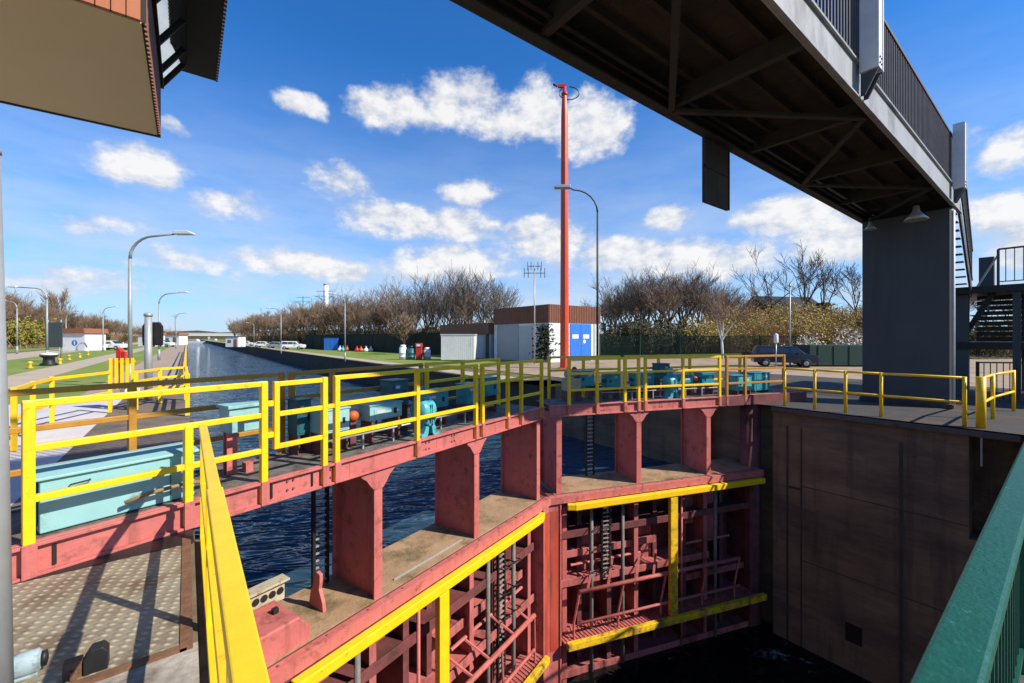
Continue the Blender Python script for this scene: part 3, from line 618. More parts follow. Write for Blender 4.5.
for side, tail in (('left', 'on the near leaf'), ('right', 'on the far leaf')):
    near = side == 'left'
    flip = not near
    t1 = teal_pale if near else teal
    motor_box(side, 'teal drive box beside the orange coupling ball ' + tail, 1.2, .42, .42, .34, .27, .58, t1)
    g = leaf_thing(side, 'coupling', 'orange ball coupling between two teal boxes ' + tail, 'coupling', 1.76, .55, ZW)
    m = MB(); m.lathe([(.015, -.085), (.05, -.075), (.078, -.04), (.085, 0), (.078, .04), (.05, .075), (.015, .085)], 14, (0, 0, .43), 'x'); m.build('ball', orange, g, flip)
    m = MB(); m.lathe([(.028, -.10), (.028, .14)], 10, (0, 0, .43), 'x'); m.build('shaft', black, g, flip)
    m = MB(); m.box(-.05, .05, -.02, .02, -.012, .36); m.build('bearing_stand', red_dark, g, flip)
    motor_box(side, 'long teal drive box running up to the gearbox ' + tail, 1.95, .40, .62, .28, .33, .55, t1)
    gearbox(side, 'ribbed teal gearbox on splayed feet ' + tail, 2.86, .12)
    motor_box(side, 'upright dark teal motor case behind the gearbox ' + tail, 2.55, .62, .36, .3, .45, .86, teal_deep)
    motor_box(side, 'teal drive box past the gearbox towards the mitre ' + tail, 3.15, .50, .62, .3, .32, .62, teal)
    motor_box(side, 'square teal drive box on dark legs nearer the mitre ' + tail, 4.25, .45, .38, .3, .28, .66, teal)
    motor_box(side, 'last teal drive box before the mitre ' + tail, 4.95, .55, .42, .28, .35, .72, teal)
    # cable conduit on stays
    g = leaf_thing(side, 'conduit', 'thin grey pipe on stays along the walkway deck ' + tail, 'pipe', 0, 0, ZW)
    m = MB(); m.tube([(1.2, .30, .2), (4.9, .30, .2)], .016, 8); m.build('pipe', zinc, g, flip)
    for wp in (1.75, 2.3, 3.35, 4.0): MB().box(wp - .012, wp + .012, .285, .315, -.012, .185).build('stay', zinc, g, flip)
motor_box('right', 'teal cabinet with pale louvres at the wall end of the far leaf', .15, .12, .55, .4, .1, .50, teal_lit)
motor_box('right', 'dark teal cabinet standing over the chamber wall', -.75, .3, .6, .45, .05, .55, teal)
motor_box('left', 'dark teal case on the near leaf with water around it', 1.02, .72, .2, .25, .25, .72, teal_deep)
g = leaf_thing('right', 'signal_cabinet', 'beige cabinet with red and white caps beside the gate mitre', 'cabinet', 5.35, .5, ZW)
m = MB(); m.box(0, .42, 0, .3, .25, .56); m.build('casing', beige, g, True, .01)
m = MB(); m.lathe([(.075, 0), (.075, .34)], 14, (.04, .15, .66), 'x'); m.build('drum', zinc, g, True)
m = MB(); m.lathe([(.06, 0), (.06, .04), (.02, .07)], 12, (.12, .15, .78)); m.build('cap', redpaint, g, True)
m = MB(); m.lathe([(.05, 0), (.05, .06), (.02, .08)], 12, (.30, .15, .78)); m.build('cap', white, g, True)
for a_ in (.02, .36): MB().box(a_, a_ + .04, .02, .28, -.012, .248).build('support_leg', red_dark, g, True)

# ------------------------------------------------------------------ generic railing between ground points
def railing(name, label, cat, pts, z, h, rails, m, pw=.06, rw=.05, group=None, round_=False, mp=None, infill=None):
    base = Vector((*pts[0][:2], z)); g = thing(name, label, cat, base, 0, group)
    P = [Vector((p[0], p[1], z)) - base for p in pts]
    for p in P:
        mb = MB()
        if round_: mb.tube([p, p + Vector((0,0,h))], pw/2, 10)
        else: mb.box(p.x - pw/2, p.x + pw/2, p.y - pw/2, p.y + pw/2, 0, h - .004)
        mb.build('post', mp or m, g, bevel=0 if round_ else .005)
    for hh in rails:
        mb = MB()
        for a, b in zip(P[:-1], P[1:]):
            q = Vector((0,0,hh))
            if round_: mb.tube([a + q, b + q], rw/2, 8)
            else: mb.beam(a + q, b + q, rw, rw)
        mb.build('rail', m, g)
    if infill:
        mb = MB(); step, bw, z0, z1 = infill
        for a, b in zip(P[:-1], P[1:]):
            L = (b - a).length; n = max(1, int(L / step))
            for k in range(1, n):
                q = a.lerp(b, k / n); mb.box(q.x - bw/2, q.x + bw/2, q.y - bw/2, q.y + bw/2, z0, z1)
        mb.build('baluster', m, g)
    return g
railing('railing', 'yellow tube railing along the top of the dark chamber wall', 'railing', [(12.95, 4.75), (12.95, 4.05), (12.95, 3.4), (12.95, 2.72), (12.95, 1.37)], 0, 1.04, (1.015, .5), yellow, .07, .055, round_=True)
g = railing('railing', 'yellow tube railing turning inland from its thick corner post', 'railing', [(12.97, 1.14), (14.6, 1.1), (16.6, .9)], 0, 1.04, (1.015, .5), yellow, .07, .055, round_=True)
MB().tube([(0,0,0), (0,0,1.05)], .075, 12).build('corner_post', yellow, g)
# near yellow railing on the quay edge, running towards the photographer
g = thing('quay_railing', 'heavy yellow railing on the quay edge running towards the viewer', 'railing', (0.118, 4.85, 0))
m = MB(); m.box(-.030, .030, -2.15, .0, 1.0, 1.052); m.build('top_rail', yellow, g, bevel=.006)
m = MB(); m.box(-.036, .036, -5.2, -2.1, .995, 1.058); m.build('top_rail', yellow, g, bevel=.006)
for zz, hw in ((.50, .02), (.02, .022)): MB().box(-hw, hw, -5.2, -.02, zz - .03, zz + .03).build('rail', yellow, g, bevel=.004)
for yv in (-.06, -1.55, -3.3): MB().box(-.022, .022, yv - .022, yv + .022, -.02, .997).build('post', yellow, g, bevel=.004)

# ------------------------------------------------------------------ things at the lower left
g = thing('grey_pole', 'pale grey steel pole rising past the machine box at the picture edge', 'pole', (-.72, 3.08, 0))
m = MB(); m.tube([(0,0,0), (-.01,0,1.4), (-.028,0,2.72)], .062, 18, .046); m.build('shaft', zinc, g)
MB().lathe([(.10, 0), (.10, .02), (.066, .03)], 18).build('flange', zinc, g)
MB().lathe([(.05, 0), (.05, .02), (.02, .04)], 18, (-.028, 0, 2.72)).build('cap', zinc, g)
g = thing('pump_casing', 'small pale blue-grey pump casing sitting on the steel plate', 'pump', (-.70, 3.46, .006)); g.scale = (.62, .62, .75)
m = MB(); m.lathe([(.02, -.11), (.07, -.10), (.085, -.05), (.085, .08), (.06, .10)], 16, (0, 0, .09), 'x'); m.box(-.09, .08, -.05, .05, 0, .06); m.build('casing', zinc_blue, g, bevel=.004)
m = MB(); m.lathe([(.055, 0), (.055, .03), (.02, .04)], 12, (.10, 0, .09), 'x'); m.build('flange', black, g)
g = thing('latch_block', 'stubby black and rust latch block beside the pump casing', 'latch', (-.40, 3.30, .006))
m = MB(); m.prism([(-.05, 0), (.05, 0), (.05, .10), (.03, .13), (-.02, .13), (-.05, .08)], 'y', -.04, .04); m.build('block', black, g, bevel=.006)
m = MB(); m.box(-.13, -.055, -.03, .03, 0, .09); m.box(-.1, -.07, -.05, .05, .0, .05); m.build('rusty_hinge', rust, g, bevel=.004)
# green parapet rail of the crossing the photographer stands on
struct('crossing_deck', MB().box(.25, 12.8, -2.2, .26, 0.02, .2), copec)
g = thing('green_railing', 'thick dark green parapet railing beside the viewer', 'railing', (.9, .165, .2))
m = MB(); m.box(0, 11.9, -.051, .053, .865, .90); m.build('handrail', green, g, bevel=.012)
m = MB(); m.box(0, 11.9, -.02, .02, .845, .864); m.box(0, 11.9, -.02, .02, .09, .13); m.build('lower_rail', green, g)
for k in range(100): MB().box(.03 + k*.118, .048 + k*.118, -.009, .009, .131, .844).build('baluster', green, g)
for k in range(6): MB().box(.0 + k*2.36, .05 + k*2.36, -.025, .025, 0, .844).build('post', green, g)

# ------------------------------------------------------------------ footbridge, pier, stairs
g = thing('footbridge', 'dark grey steel footbridge crossing high over the lock', 'footbridge', (15.9, 2.85, 5.3))
o0 = Vector((15.9, 2.85, 5.3)); U0, U1 = -5.0, 17.1
def fb(mb, n, m_, bev=0, par=None):
    for v in mb.bm.verts: v.co -= o0
    return mb.build(n, m_, par or g, bevel=bev)
zb = 5.3
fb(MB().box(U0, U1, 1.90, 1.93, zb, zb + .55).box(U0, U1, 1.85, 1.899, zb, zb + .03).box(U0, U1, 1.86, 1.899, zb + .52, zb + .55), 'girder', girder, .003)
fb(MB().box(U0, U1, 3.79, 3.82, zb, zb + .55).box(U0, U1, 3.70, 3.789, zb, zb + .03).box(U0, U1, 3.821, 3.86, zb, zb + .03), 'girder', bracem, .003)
m = MB()
k = 0; x = U0
while x < U1: m.box(x, x + .235, 1.931, 3.789, zb + .42, zb + .47); x += .24
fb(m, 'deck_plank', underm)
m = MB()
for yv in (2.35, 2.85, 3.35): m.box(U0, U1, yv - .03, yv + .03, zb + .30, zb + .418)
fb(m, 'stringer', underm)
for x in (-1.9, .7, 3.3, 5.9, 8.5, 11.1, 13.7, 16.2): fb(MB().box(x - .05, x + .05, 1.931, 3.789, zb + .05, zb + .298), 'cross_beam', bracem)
m = MB()
xs = (-1.9, .7, 3.3, 5.9, 8.5, 11.1, 13.7, 16.2)
for i, (a, b) in enumerate(zip(xs[:-1], xs[1:])):
    y0, y1 = (2.0, 3.72) if i % 2 == 0 else (3.72, 2.0)
    m.beam((a, y0, zb + .02), (b, y1, zb + .02), .09, .05)
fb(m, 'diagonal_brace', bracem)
fb(MB().box(U0, U1, 3.62, 3.70, zb + .10, zb + .16).box(U0, U1, 3.5, 3.56, zb + .12, zb + .16), 'cable_tray', black)
for yv in (1.915, 3.805):
    m = MB(); m.box(U0, U1, yv - .03, yv + .03, zb + 1.79, zb + 1.84); m.box(U0, U1, yv - .02, yv + .02, zb + .60, zb + .635)
    fb(m, 'handrail', railbrown)
    m = MB(); x = U0 + .05
    while x < U1: m.box(x, x + .03, yv - .012, yv + .012, zb + .636, zb + 1.789); x += .125
    bl = fb(m, 'baluster', railbrown); bl['kind'] = 'stuff'
for x in (.1, 7.85, 15.75):
    m = MB(); m.box(x - .15, x + .02, 1.64, 1.86, zb + .36, zb + 2.02); p_ = fb(m, 'rail_post', postm, .004)
    fb(MB().box(x + .021, x + .06, 1.63, 1.86, zb + .34, zb + 2.02), 'post_flange', postm, .003, None)
    m = MB(); m.prism([(1.65, zb + .338), (1.848, zb + .338), (1.848, zb + .03), (1.80, zb + .03)], 'x', x - .14, x - .11); m.prism([(1.65, zb + .338), (1.85, zb + .34), (1.85, zb + .03), (1.80, zb + .03)], 'x', x + .02, x + .05)
    fb(m, 'bracket', pierm)
    m = MB()
    for a in (-.11, -.03):
        for b in (.42, .50): m.lathe([(.014, -.012), (.014, .0)], 8, (x + a, 1.64, zb + b), 'y')
    fb(m, 'bolt_head', black)
# warning board hung under the far girder
g2 = thing('hanging_board', 'dark board hanging under the far edge of the footbridge', 'board', (7.1, 3.84, 4.2))
m = MB(); m.box(.0, .42, 0, .05, 0, 1.3); m.box(.425, .85, 0, .05, 0, 1.3); m.build('panel', underm, g2, bevel=.004)
m = MB(); m.box(-.01, .02, -.015, -.002, 0, 1.3); m.box(.83, .86, -.015, -.002, 0, 1.3); m.box(-.01, .86, -.015, -.002, .6, .64); m.build('frame', bracem, g2)
# pier
g = thing('bridge_pier', 'broad slate grey pier carrying the end of the footbridge', 'pier', (15.85, 2.85, 0))
m = MB(); m.box(0, .32, -.91, .91, 0, 5.26); m.build('slab', pierm, g, bevel=.012)
m = MB(); m.box(-.06, .38, -.97, .97, 0, .12); m.build('plinth', terr, g, bevel=.01)
m = MB(); m.box(.05, .25, -.95, .95, 5.262, 5.298); m.build('bearing', black, g)
m = MB(); m.tube([(.16, -.955, .1), (.16, -.955, 5.2)], .035, 8); m.build('downpipe', postm, g)
for (x, y, lb) in ((15.0, 2.45, 'bell shaped lamp under the footbridge just before the pier'), (15.3, 3.45, 'small bell lamp under the footbridge at the far edge of the pier')):
    g = thing('bell_lamp', lb, 'lamp', (x, y, 4.9), 0, 'lamps under the footbridge')
    s_ = 1 if y < 3 else .6
    m = MB(); m.lathe([(.02*s_, .38*s_), (.06*s_, .37*s_), (.08*s_, .22*s_), (.15*s_, .12*s_), (.25*s_, .0), (.235*s_, .0), (.13*s_, .10*s_)], 20); m.build('shade', zinc, g)
    m = MB(); m.lathe([(.03, .36*s_), (.03, .44)], 10); m.build('stem', black, g)
    m = MB(); m.lathe([(.02, .03), (.05, .06), (.05, .1), (.02, .12)], 10); m.build('bulb', lampglass, g)
# stair tower behind the pier
g = thing('stair_tower', 'dark steel stair with landing descending behind the grey pier', 'stairs', (19.4, 2, 0))
def stt(mb, n, m_, bev=0):
    for v in mb.bm.verts: v.co -= Vector((19.4, 2, 0))
    return mb.build(n, m_, g, bevel=bev)
ZL = 3.45
for k in range(11):
    t_ = (k + .5) / 11; x = 17.15 + t_*2.3; zz = 5.72 - t_*(5.72 - ZL)
    stt(MB().box(x - .13, x + .13, 2.0, 3.45, zz - .03, zz), 'tread', black)
for yv in (1.93, 3.5): stt(MB().beam((17.1, yv, 5.62), (19.5, yv, ZL - .05), .05, .26), 'stringer', railbrown if yv < 2 else black)
m = MB(); m.beam((17.1, 1.9, 7.12), (17.7, 1.9, 7.0), .05, .05); m.beam((17.7, 1.9, 7.0), (19.5, 1.9, ZL + 1.1), .05, .05); m.beam((17.2, 1.9, 6.1), (19.5, 1.9, ZL + .2), .04, .04)
stt(m, 'stair_handrail', railbrown)
m = MB()
for k in range(20): t_ = k/19; x = 17.15 + t_*2.3; m.box(x - .012, x + .012, 1.89, 1.91, 6.05 - t_*(6.05 - ZL - .25), 7.1 - t_*(7.1 - ZL - 1.1))
stt(m, 'stair_baluster', railbrown)
stt(MB().box(19.45, 23.5, -2.5, 3.6, ZL - .22, ZL), 'landing', black, .01)
for (x, y) in ((19.6, 3.4), (19.6, 1.0), (23.3, 1.0), (23.3, 3.4), (19.6, -2.3)): stt(MB().box(x - .08, x + .08, y - .08, y + .08, 0, ZL - .222), 'column', pierm)
m = MB(); m.beam((19.5, 1.36, ZL + 1.08), (19.5, -2.5, ZL + 1.08), .05, .05); m.beam((19.5, 1.36, ZL + .1), (19.5, -2.5, ZL + .1), .03, .03)
m.box(19.47, 19.53, 1.33, 1.39, ZL, ZL + 1.08)
for k in range(22): m.box(19.49, 19.51, 1.2 - k*.17, 1.22 - k*.17, ZL + .1, ZL + 1.06)
stt(m, 'landing_railing', railbrown)
m = MB()                                                   # second flight seen from its side, falling along the canal
for k in range(14):
    t_ = (k + .5)/14; y = 1.5 + t_*1.5; zz = ZL - t_*ZL
    m.box(20.0, 20.9, y - .12, y + .12, zz - .035, zz)
stt(m, 'lower_tread', zinc)
stt(MB().beam((19.95, 1.4, ZL), (19.95, 3.0, .05), .05, .14), 'lower_stringer', black)
m = MB(); m.beam((19.95, 1.38, ZL + 1.0), (19.95, 2.95, 1.1), .045, .045); m.beam((19.95, 1.38, ZL + 1.0), (19.95, 1.38, ZL), .045, .045); stt(m, 'lower_handrail', zinc)
m = MB()
for k in range(9): m.box(21.0 + .02*k, 21.04 + .02*k, -2.5, 1.95, 1.75 + k*.17, 1.885 + k*.17)
stt(m, 'slatted_screen', bracem)
stt(MB().box(19.55, 23.2, -2.5, 3.3, 1.50, 1.72), 'lower_beam', black)
stt(MB().box(19.6, 19.9, 1.99, 2.32, 0, ZL - .223), 'side_panel', pierm, .01)
stt(MB().box(21.6, 21.9, 1.6, 1.95, ZL + .002, ZL + 1.15), 'service_box', pierm, .01)
railing('dark_railing', 'black barred railing below the stair landing', 'railing', [(17.5, 1.6), (18.4, .6), (19.3, -.6), (20.2, -1.9)], 0, 1.2, (1.17, .12), black, .07, .04, infill=(.14, .02, .12, 1.17))

# ------------------------------------------------------------------ control house, upper left
g = thing('control_house', 'raised control house with beige underside and orange cladding', 'control house', (-3, 9, 5.85))
o1 = Vector((-3, 9, 5.85))
def ch(mb, n, m_, bev=0, par=None):
    for v in mb.bm.verts: v.co -= o1
    return mb.build(n, m_, par or g, bevel=bev)
V0, V1, UE = 7.12, 11.0, -.41
ch(MB().box(-9.0, UE - .05, V0 + .06, V1 - .06, 5.85, 6.05), 'soffit', soffit)
ch(MB().box(-9.0, UE, V1 - .055, V1, 5.83, 6.85), 'fascia', darkroof)
m = MB(); x = -9.0
while x < UE - .1: m.box(x + .006, min(x + .134, UE), V0, V0 + .055, 5.86, 8.3); x += .14
ch(m, 'front_cladding', clad)
ch(MB().box(-9.0, UE - .002, V0 + .056, V0 + .059, 5.87, 8.29), 'cladding_backing', darkroof)
m = MB(); y = V0 + .06
while y < V1 - .06: m.prism([(UE - .05, y), (UE, y + .03), (UE, y + .075), (UE - .05, y + .105)], 'z', 5.86, 6.85); y += .115
ch(m, 'side_cladding', cladbrown)
ch(MB().box(UE - .048, UE - .03, V0 + .1, V1 - .06, 5.84, 6.85), 'cladding_backing', darkroof)
# outward leaning window band
zs, zt, ut = 6.86, 7.42, -.05
m = MB(); m.quad((UE, V0 + .1, zs), (UE, V1 - .03, zs), (ut, V1 - .03, zt), (ut, V0 + .1, zt)); gl = ch(m, 'window_band', skyglass)
fr = MB()
for y in (V0 + .1, 8.3, 9.45, 10.4, V1 - .04): fr.beam((UE + .01, y, zs), (ut + .01, y, zt), .07, .06, (0, 1, 0))
fr.beam((UE + .01, V0 + .1, zs), (UE + .01, V1, zs), .08, .08); fr.beam((ut, V0 + .1, zt), (ut, V1, zt), .06, .06)
ch(fr, 'window_frame', darkroof)
m = MB(); m.box(-9.2, .50, 6.2, V1 + .32, 7.45, 7.62); ch(m, 'eave', darkroof)
m = MB(); y = 6.2
while y < V1 + .3: m.box(.501, .54, y, y + .06, 7.44, 7.6); y += .115
ch(m, 'roof_edge', darkroof)
ch(MB().box(-9.0, -.6, V0 + .3, V1 - .3, 6.06, 7.44), 'inner_room', darkroof)
ch(MB().box(-9.0, -6.2, V0 + .4, V1 - .4, -.02, 5.84), 'shaft', clad)

# ------------------------------------------------------------------ masts and lamps
def lamp_post(label, pos, h, arm, az, m_, r=.075, group='curved lamp posts along the canal', rad=.9):
    g = thing('lamp_post', label, 'lamp post', pos, az, group)
    pts = [(0,0,0), (0,0,h - rad)]
    for k in range(1, 7):
        a = k/6*math.pi/2; pts.append((rad*(1 - math.cos(a)), 0, h - rad + rad*math.sin(a)*.94))
    pts.append((arm - .55, 0, h + .04))
    MB().tube([(0,0,0), (0,0,.9)], r*1.35, 12).build('base_sleeve', m_, g)
    MB().tube(pts[1:], r*.72, 10, r*.5).build('arm', m_, g)
    MB().tube([(0,0,.9), (0,0,h - rad)], r, 12, r*.74).build('pole', m_, g)
    m = MB(); m.prism([(arm - .6, h), (arm + .05, h - .0), (arm + .08, h + .06), (arm - .1, h + .14), (arm - .6, h + .13)], 'y', -.13, .13); m.build('lamp_head', lampglass if m_ is lampgrey else zinc, g, bevel=.02)
    return g
RIGHT = -YAW                                              # arms that reach to the right across the view
lamp_post('tall grey lamp post with its arm reaching right, before the yellow rack', at(130, 16), 5.72, 2.3, RIGHT, lampgrey)
lamp_post('grey lamp post behind the signal post on the left quay', at(159, 36), 5.65, 2.4, RIGHT, lampgrey)
lamp_post('grey lamp post on the left verge with its arm reaching left', at(47, 33), 5.75, 2.9, RIGHT + math.pi, lampgrey)
lamp_post('dark lamp post crossing in front of the red mast', at(597.5, 18, 0), 8.15, 1.75, RIGHT + math.pi, lampdark, .055, rad=1.0)
lamp_post('white lamp post on the lawn edge before the playground', at(345, 42, ZR), 6.6, 1.6, RIGHT + math.pi, lampgrey, .06)
lamp_post('slim lamp post beside the parked cars on the right bank', at(281, 62, ZR), 6.6, 2.2, RIGHT + math.pi, lampgrey, .07)
for px, D, lb in ((254, 110, 'slender lamp post beyond the parked cars'), (17, 50, 'lamp post beyond the left verge, its pale head over the willow'), (66, 75, 'lamp post behind the hut with the blue sign'), (103, 60, 'straight lamp post left of the red fire box'), (176, 75, 'lamp post rising over the far white hut')):
    lamp_post(lb, at(px, D, 0 if px < 200 else ZR), 6.2, 2.0, RIGHT + (math.pi if px > 200 or px == 17 else 0), lampgrey, .075)
# red mast
g = thing('red_mast', 'tall bright red tapering mast rising above everything', 'mast', at(564.5, 32, ZR)); g.scale = (1, 1, 1.078)
m = MB(); m.tube([(0,0,0), (0,0,17.6), (0,0,19.0)], .34, 8, .17); m.build('shaft', redmast, g, bevel=.01)
m = MB(); m.box(-.42, .42, -.42, .42, 0, .08); m.build('base_plate', redmast, g)
m = MB(); m.lathe([(.22, 19.0), (.24, 19.05), (.24, 19.15), (.13, 19.2), (.13, 19.6)], 14); m.box(-.5, .1, -.1, .1, 19.55, 19.75); m.build('head_gear', redpaint, g)
m = MB(); m.tube([(-.55, 0, 19.62), (-.85, 0, 19.78)], .07, 8); m.build('horn', black, g)
pts = [(.15 + .75*math.sin(a)*1.0 + .2, .0, 19.15 + .45*math.cos(a)*1.0) for a in [math.pi*2*k/16 for k in range(0, 15)]]
m = MB(); m.tube([Vector(p).xyz for p in pts], .035, 6); m.build('cable_loop', black, g)
m = MB()
for k in range(40): m.box(.335, .36, -.01, .02, .6 + k*.45, .66 + k*.45)
m.build('climbing_peg', redpaint, g)
for ob in g.children: pass
g.rotation_euler = (0, 0, RIGHT)
# antenna mast by the pump house
g = thing('antenna_mast', 'thin grey antenna mast with crossed dipoles beside the pump house', 'antenna', at(534.5, 37.5, ZR), RIGHT)
m = MB(); m.tube([(0,0,0), (0,0,8.9)], .07, 8, .05); m.build('pole', zinc, g)
m = MB(); m.tube([(-.9,0,8.0), (.9,0,8.0)], .035, 6); m.tube([(0,-.7,8.25), (0,.7,8.25)], .035, 6); m.tube([(-.6,0,8.6), (.6,0,8.6)], .035, 6)
for x in (-.9, -.55, .55, .9): m.tube([(x,0,7.6), (x,0,8.45)], .035, 6)
for x in (-.6, -.3, .3, .6): m.tube([(x,0,8.25), (x,0,9.0)], .03, 6)
m.build('dipole_array', lampdark, g)
# chimney and far pylon
g = thing('far_chimney', 'slim white chimney far off above the bare trees', 'chimney', at(326, 210, 0))
MB().tube([(0,0,0), (0,0,28)], 1.3, 12, 1.1).build('stack', white, g); MB().tube([(0,0,28), (0,0,28.4)], 1.25, 12).build('rim', greysheet, g)
for px, D, hgt in ((303, 150, 16.5), (324, 130, 16.5), (175, 400, 24)):
    g = thing('power_mast', {303: 'dark lattice-topped power mast over the right bank trees', 324: 'power mast just before the white chimney', 175: 'distant power mast above the far bridge'}[px], 'mast', at(px, D, 0), RIGHT, 'power masts')
    MB().tube([(0,0,0), (0,0,hgt)], .2, 6, .1).build('pole', lampdark, g)
    m = MB()
    for zz, ww in ((hgt - .4, 2.4), (hgt - 1.9, 3.0)): m.beam((-ww,0,zz), (ww,0,zz), .12, .12)
    for s_ in (-1, 1): m.beam((0,0,hgt - 3.2), (s_*2.6,0,hgt - 1.9), .1, .1)
    m.build('cross_arm', lampdark, g)

# ------------------------------------------------------------------ left quay furniture
g = thing('signal_post', 'thick grey post carrying a black signal head on the left quay', 'signal', at(148.3, 12.8))
m = MB(); m.tube([(0,0,0), (0,0,2.55)], .10, 16, .09); m.build('post', zinc, g)
MB().lathe([(.11, 2.5), (.11, 2.58), (.03, 2.61)], 16).build('cap', zinc, g)
m = MB(); m.prism([(-.27, 1.62), (.27, 1.62), (.29, 1.75), (.29, 2.2), (.2, 2.33), (-.2, 2.33), (-.29, 2.2), (-.29, 1.75)], 'y', .12, .2)
for v in m.bm.verts: v.co = Matrix.Rotation(RIGHT, 3, 'Z') @ v.co
m.build('signal_board', black, g)
# yellow railings on the left quay
railing('quay_fence', 'bent yellow railing at the edge of the pale slab on the left', 'railing', [at(14, 7.0)[:2], at(33, 8.0)[:2], at(52, 8.9)[:2], at(110, 10.6)[:2]], 0, 1.05, (1.0, .5), yellow, .07, .06, 'yellow railings on the left quay')
railing('quay_fence', 'yellow railing enclosing the end of the left quay by the canal', 'railing', [at(136, 11.0)[:2], at(160, 12.2)[:2], at(186, 12.8)[:2], at(187.5, 10.2)[:2]], 0, 1.0, (.97, .72, .42), yellow, .09, .06, 'yellow railings on the left quay')
railing('quay_fence', 'yellow railing running away along the left quay edge', 'railing', [(-.05, y) for y in (18, 22, 26, 31, 37, 45, 55, 70)], 0, 1.05, (1.0, .55), yellow, .08, .06, 'yellow railings on the left quay')
railing('quay_fence', 'double yellow rail beyond the service road', 'railing', [(-17.6, y) for y in (22, 28, 34, 40, 48, 56, 66, 78)], 0, 1.0, (.95, .5), yellow_dirty, .1, .08, 'yellow railings on the left quay')
g = thing('stop_log_rack', 'yellow rack of upright bars at the end of the pale slab', 'rack', at(119, 11.2), RIGHT + .5)
for k in range(5): MB().box(-.2 + k*.11, -.14 + k*.11, 0, .06, .0 if k in (0, 4) else .55, 1.32).build('upright', yellow, g, bevel=.004)
MB().box(-.21, .31, .061, .10, .5, .56).build('crossbar', yellow, g); MB().box(-.21, .31, .061, .10, 1.2, 1.26).build('crossbar', yellow, g)
MB().box(0.02, .42, -.02, .04, .3, .52).build('sign_plate', white, g)
g = thing('fire_box', 'red box on a short stand behind the yellow rack', 'box', at(120, 17.5), RIGHT); g.scale = (.55, .55, .95)
m = MB(); m.prism([(-.17, .75), (.17, .75), (.17, 1.4), (.0, 1.52), (-.17, 1.4)], 'y', -.15, .15); m.build('cabinet', redpaint, g, bevel=.01)
MB().box(-.05, .05, -.05, .05, 0, .749).build('stand', redpaint, g)
m = MB(); m.box(.22, .44, -.1, .1, .8, 1.36); m.build('side_cabinet', redpaint, g, bevel=.01)
# yellow-black winch and sign board on the left verge
g = thing('sign_board', 'grey square sign board on two poles on the left verge', 'sign', at(53, 34), RIGHT)
m = MB(); m.box(-.6, .75, -.03, .03, 1.1, 3.1); m.build('board', lampdark, g)
for x in (-.45, .6): MB().tube([(x, .05, 0), (x, .05, 3.3)], .05, 8).build('pole', zinc, g)
g = thing('mooring_winch', 'white topped black capstan under the sign board', 'capstan', at(49, 29), RIGHT)
m = MB(); m.lathe([(.45, 0), (.45, .1), (.3, .2), (.28, .5), (.45, .62), (.45, .7)], 16); m.build('drum', black, g)
m = MB(); m.lathe([(.45, .701), (.42, .8), (.1, .86)], 16); m.build('cap', white, g)
for i, (px, D) in enumerate(((30, 26), (60, 30), (69, 36), (80, 40), (88, 46))):
    g = thing('mooring_bollard', 'squat yellow mooring bollard on the left verge', 'bollard', at(px, D), 0, 'yellow mooring bollards'); g.scale = (.55, .55, .7)
    m = MB(); m.lathe([(.28, 0), (.28, .06), (.16, .1), (.15, .4), (.24, .46), (.24, .56), (.05, .62)], 14); m.build('body', yellow_dirty, g)

# ------------------------------------------------------------------ huts, pump house, sheds, far bridge
def hut(label, pos, rz, wd, dp, h, sign=None, group='white quay huts', roof_h=.35, door=True):
    g = thing('hut', label, 'hut', pos, rz, group)
    m = MB(); m.box(-wd/2, wd/2, 0, dp, 0, h); m.build('wall', white, g)
    m = MB(); m.prism([(-wd/2 - .25, h + .002), (wd/2 + .25, h + .002), (wd/2 + .05, h + roof_h), (-wd/2 - .05, h + roof_h)], 'y', -.25, dp + .25); m.build('roof', roofred, g)
    if door:
        dd = MB().box(wd*.12, wd*.12 + .85, -.03, -.002, 0, 2.0).build('door', cladbrown, g); MB().box(wd*.12 + .7, wd*.12 + .76, -.055, -.031, .95, 1.05).build('handle', black, dd)
        ww = MB().box(-wd*.35, -wd*.35 + .9, -.02, -.002, 1.0, 1.8).build('window', glass, g)
    if sign:
        m = MB(); m.lathe([(.42, -.012), (.42, -.004)], 20, (wd*sign, 0, h*.45), 'y'); s_ = m.build('sign', blue, g)
        m = MB(); m.lathe([(.09, -.022), (.09, -.013)], 10, (wd*sign, 0, h*.45 + .22), 'y'); m.box(wd*sign - .08, wd*sign + .1, -.022, -.013, h*.45 - .25, h*.45 + .12); m.build('sign_figure', white, s_)
    return g
hut('white hut with red roof and round blue sign on the left verge', at(72, 62), RIGHT, 3.7, 3.2, 2.55, .1, door=False, roof_h=.7)
hut('white hut half hidden behind the signal head', at(146, 96), RIGHT, 3.6, 3, 2.6, .1, roof_h=.5, door=False)
hut('white hut with red roof at the end of the left quay', at(171, 112), RIGHT, 4.2, 3, 2.6, None, roof_h=.55)
hut('white hut standing alone on the corner of the right bank', at(232, 110, ZR), RIGHT, 3.3, 3, 2.75, None, roof_h=.06)

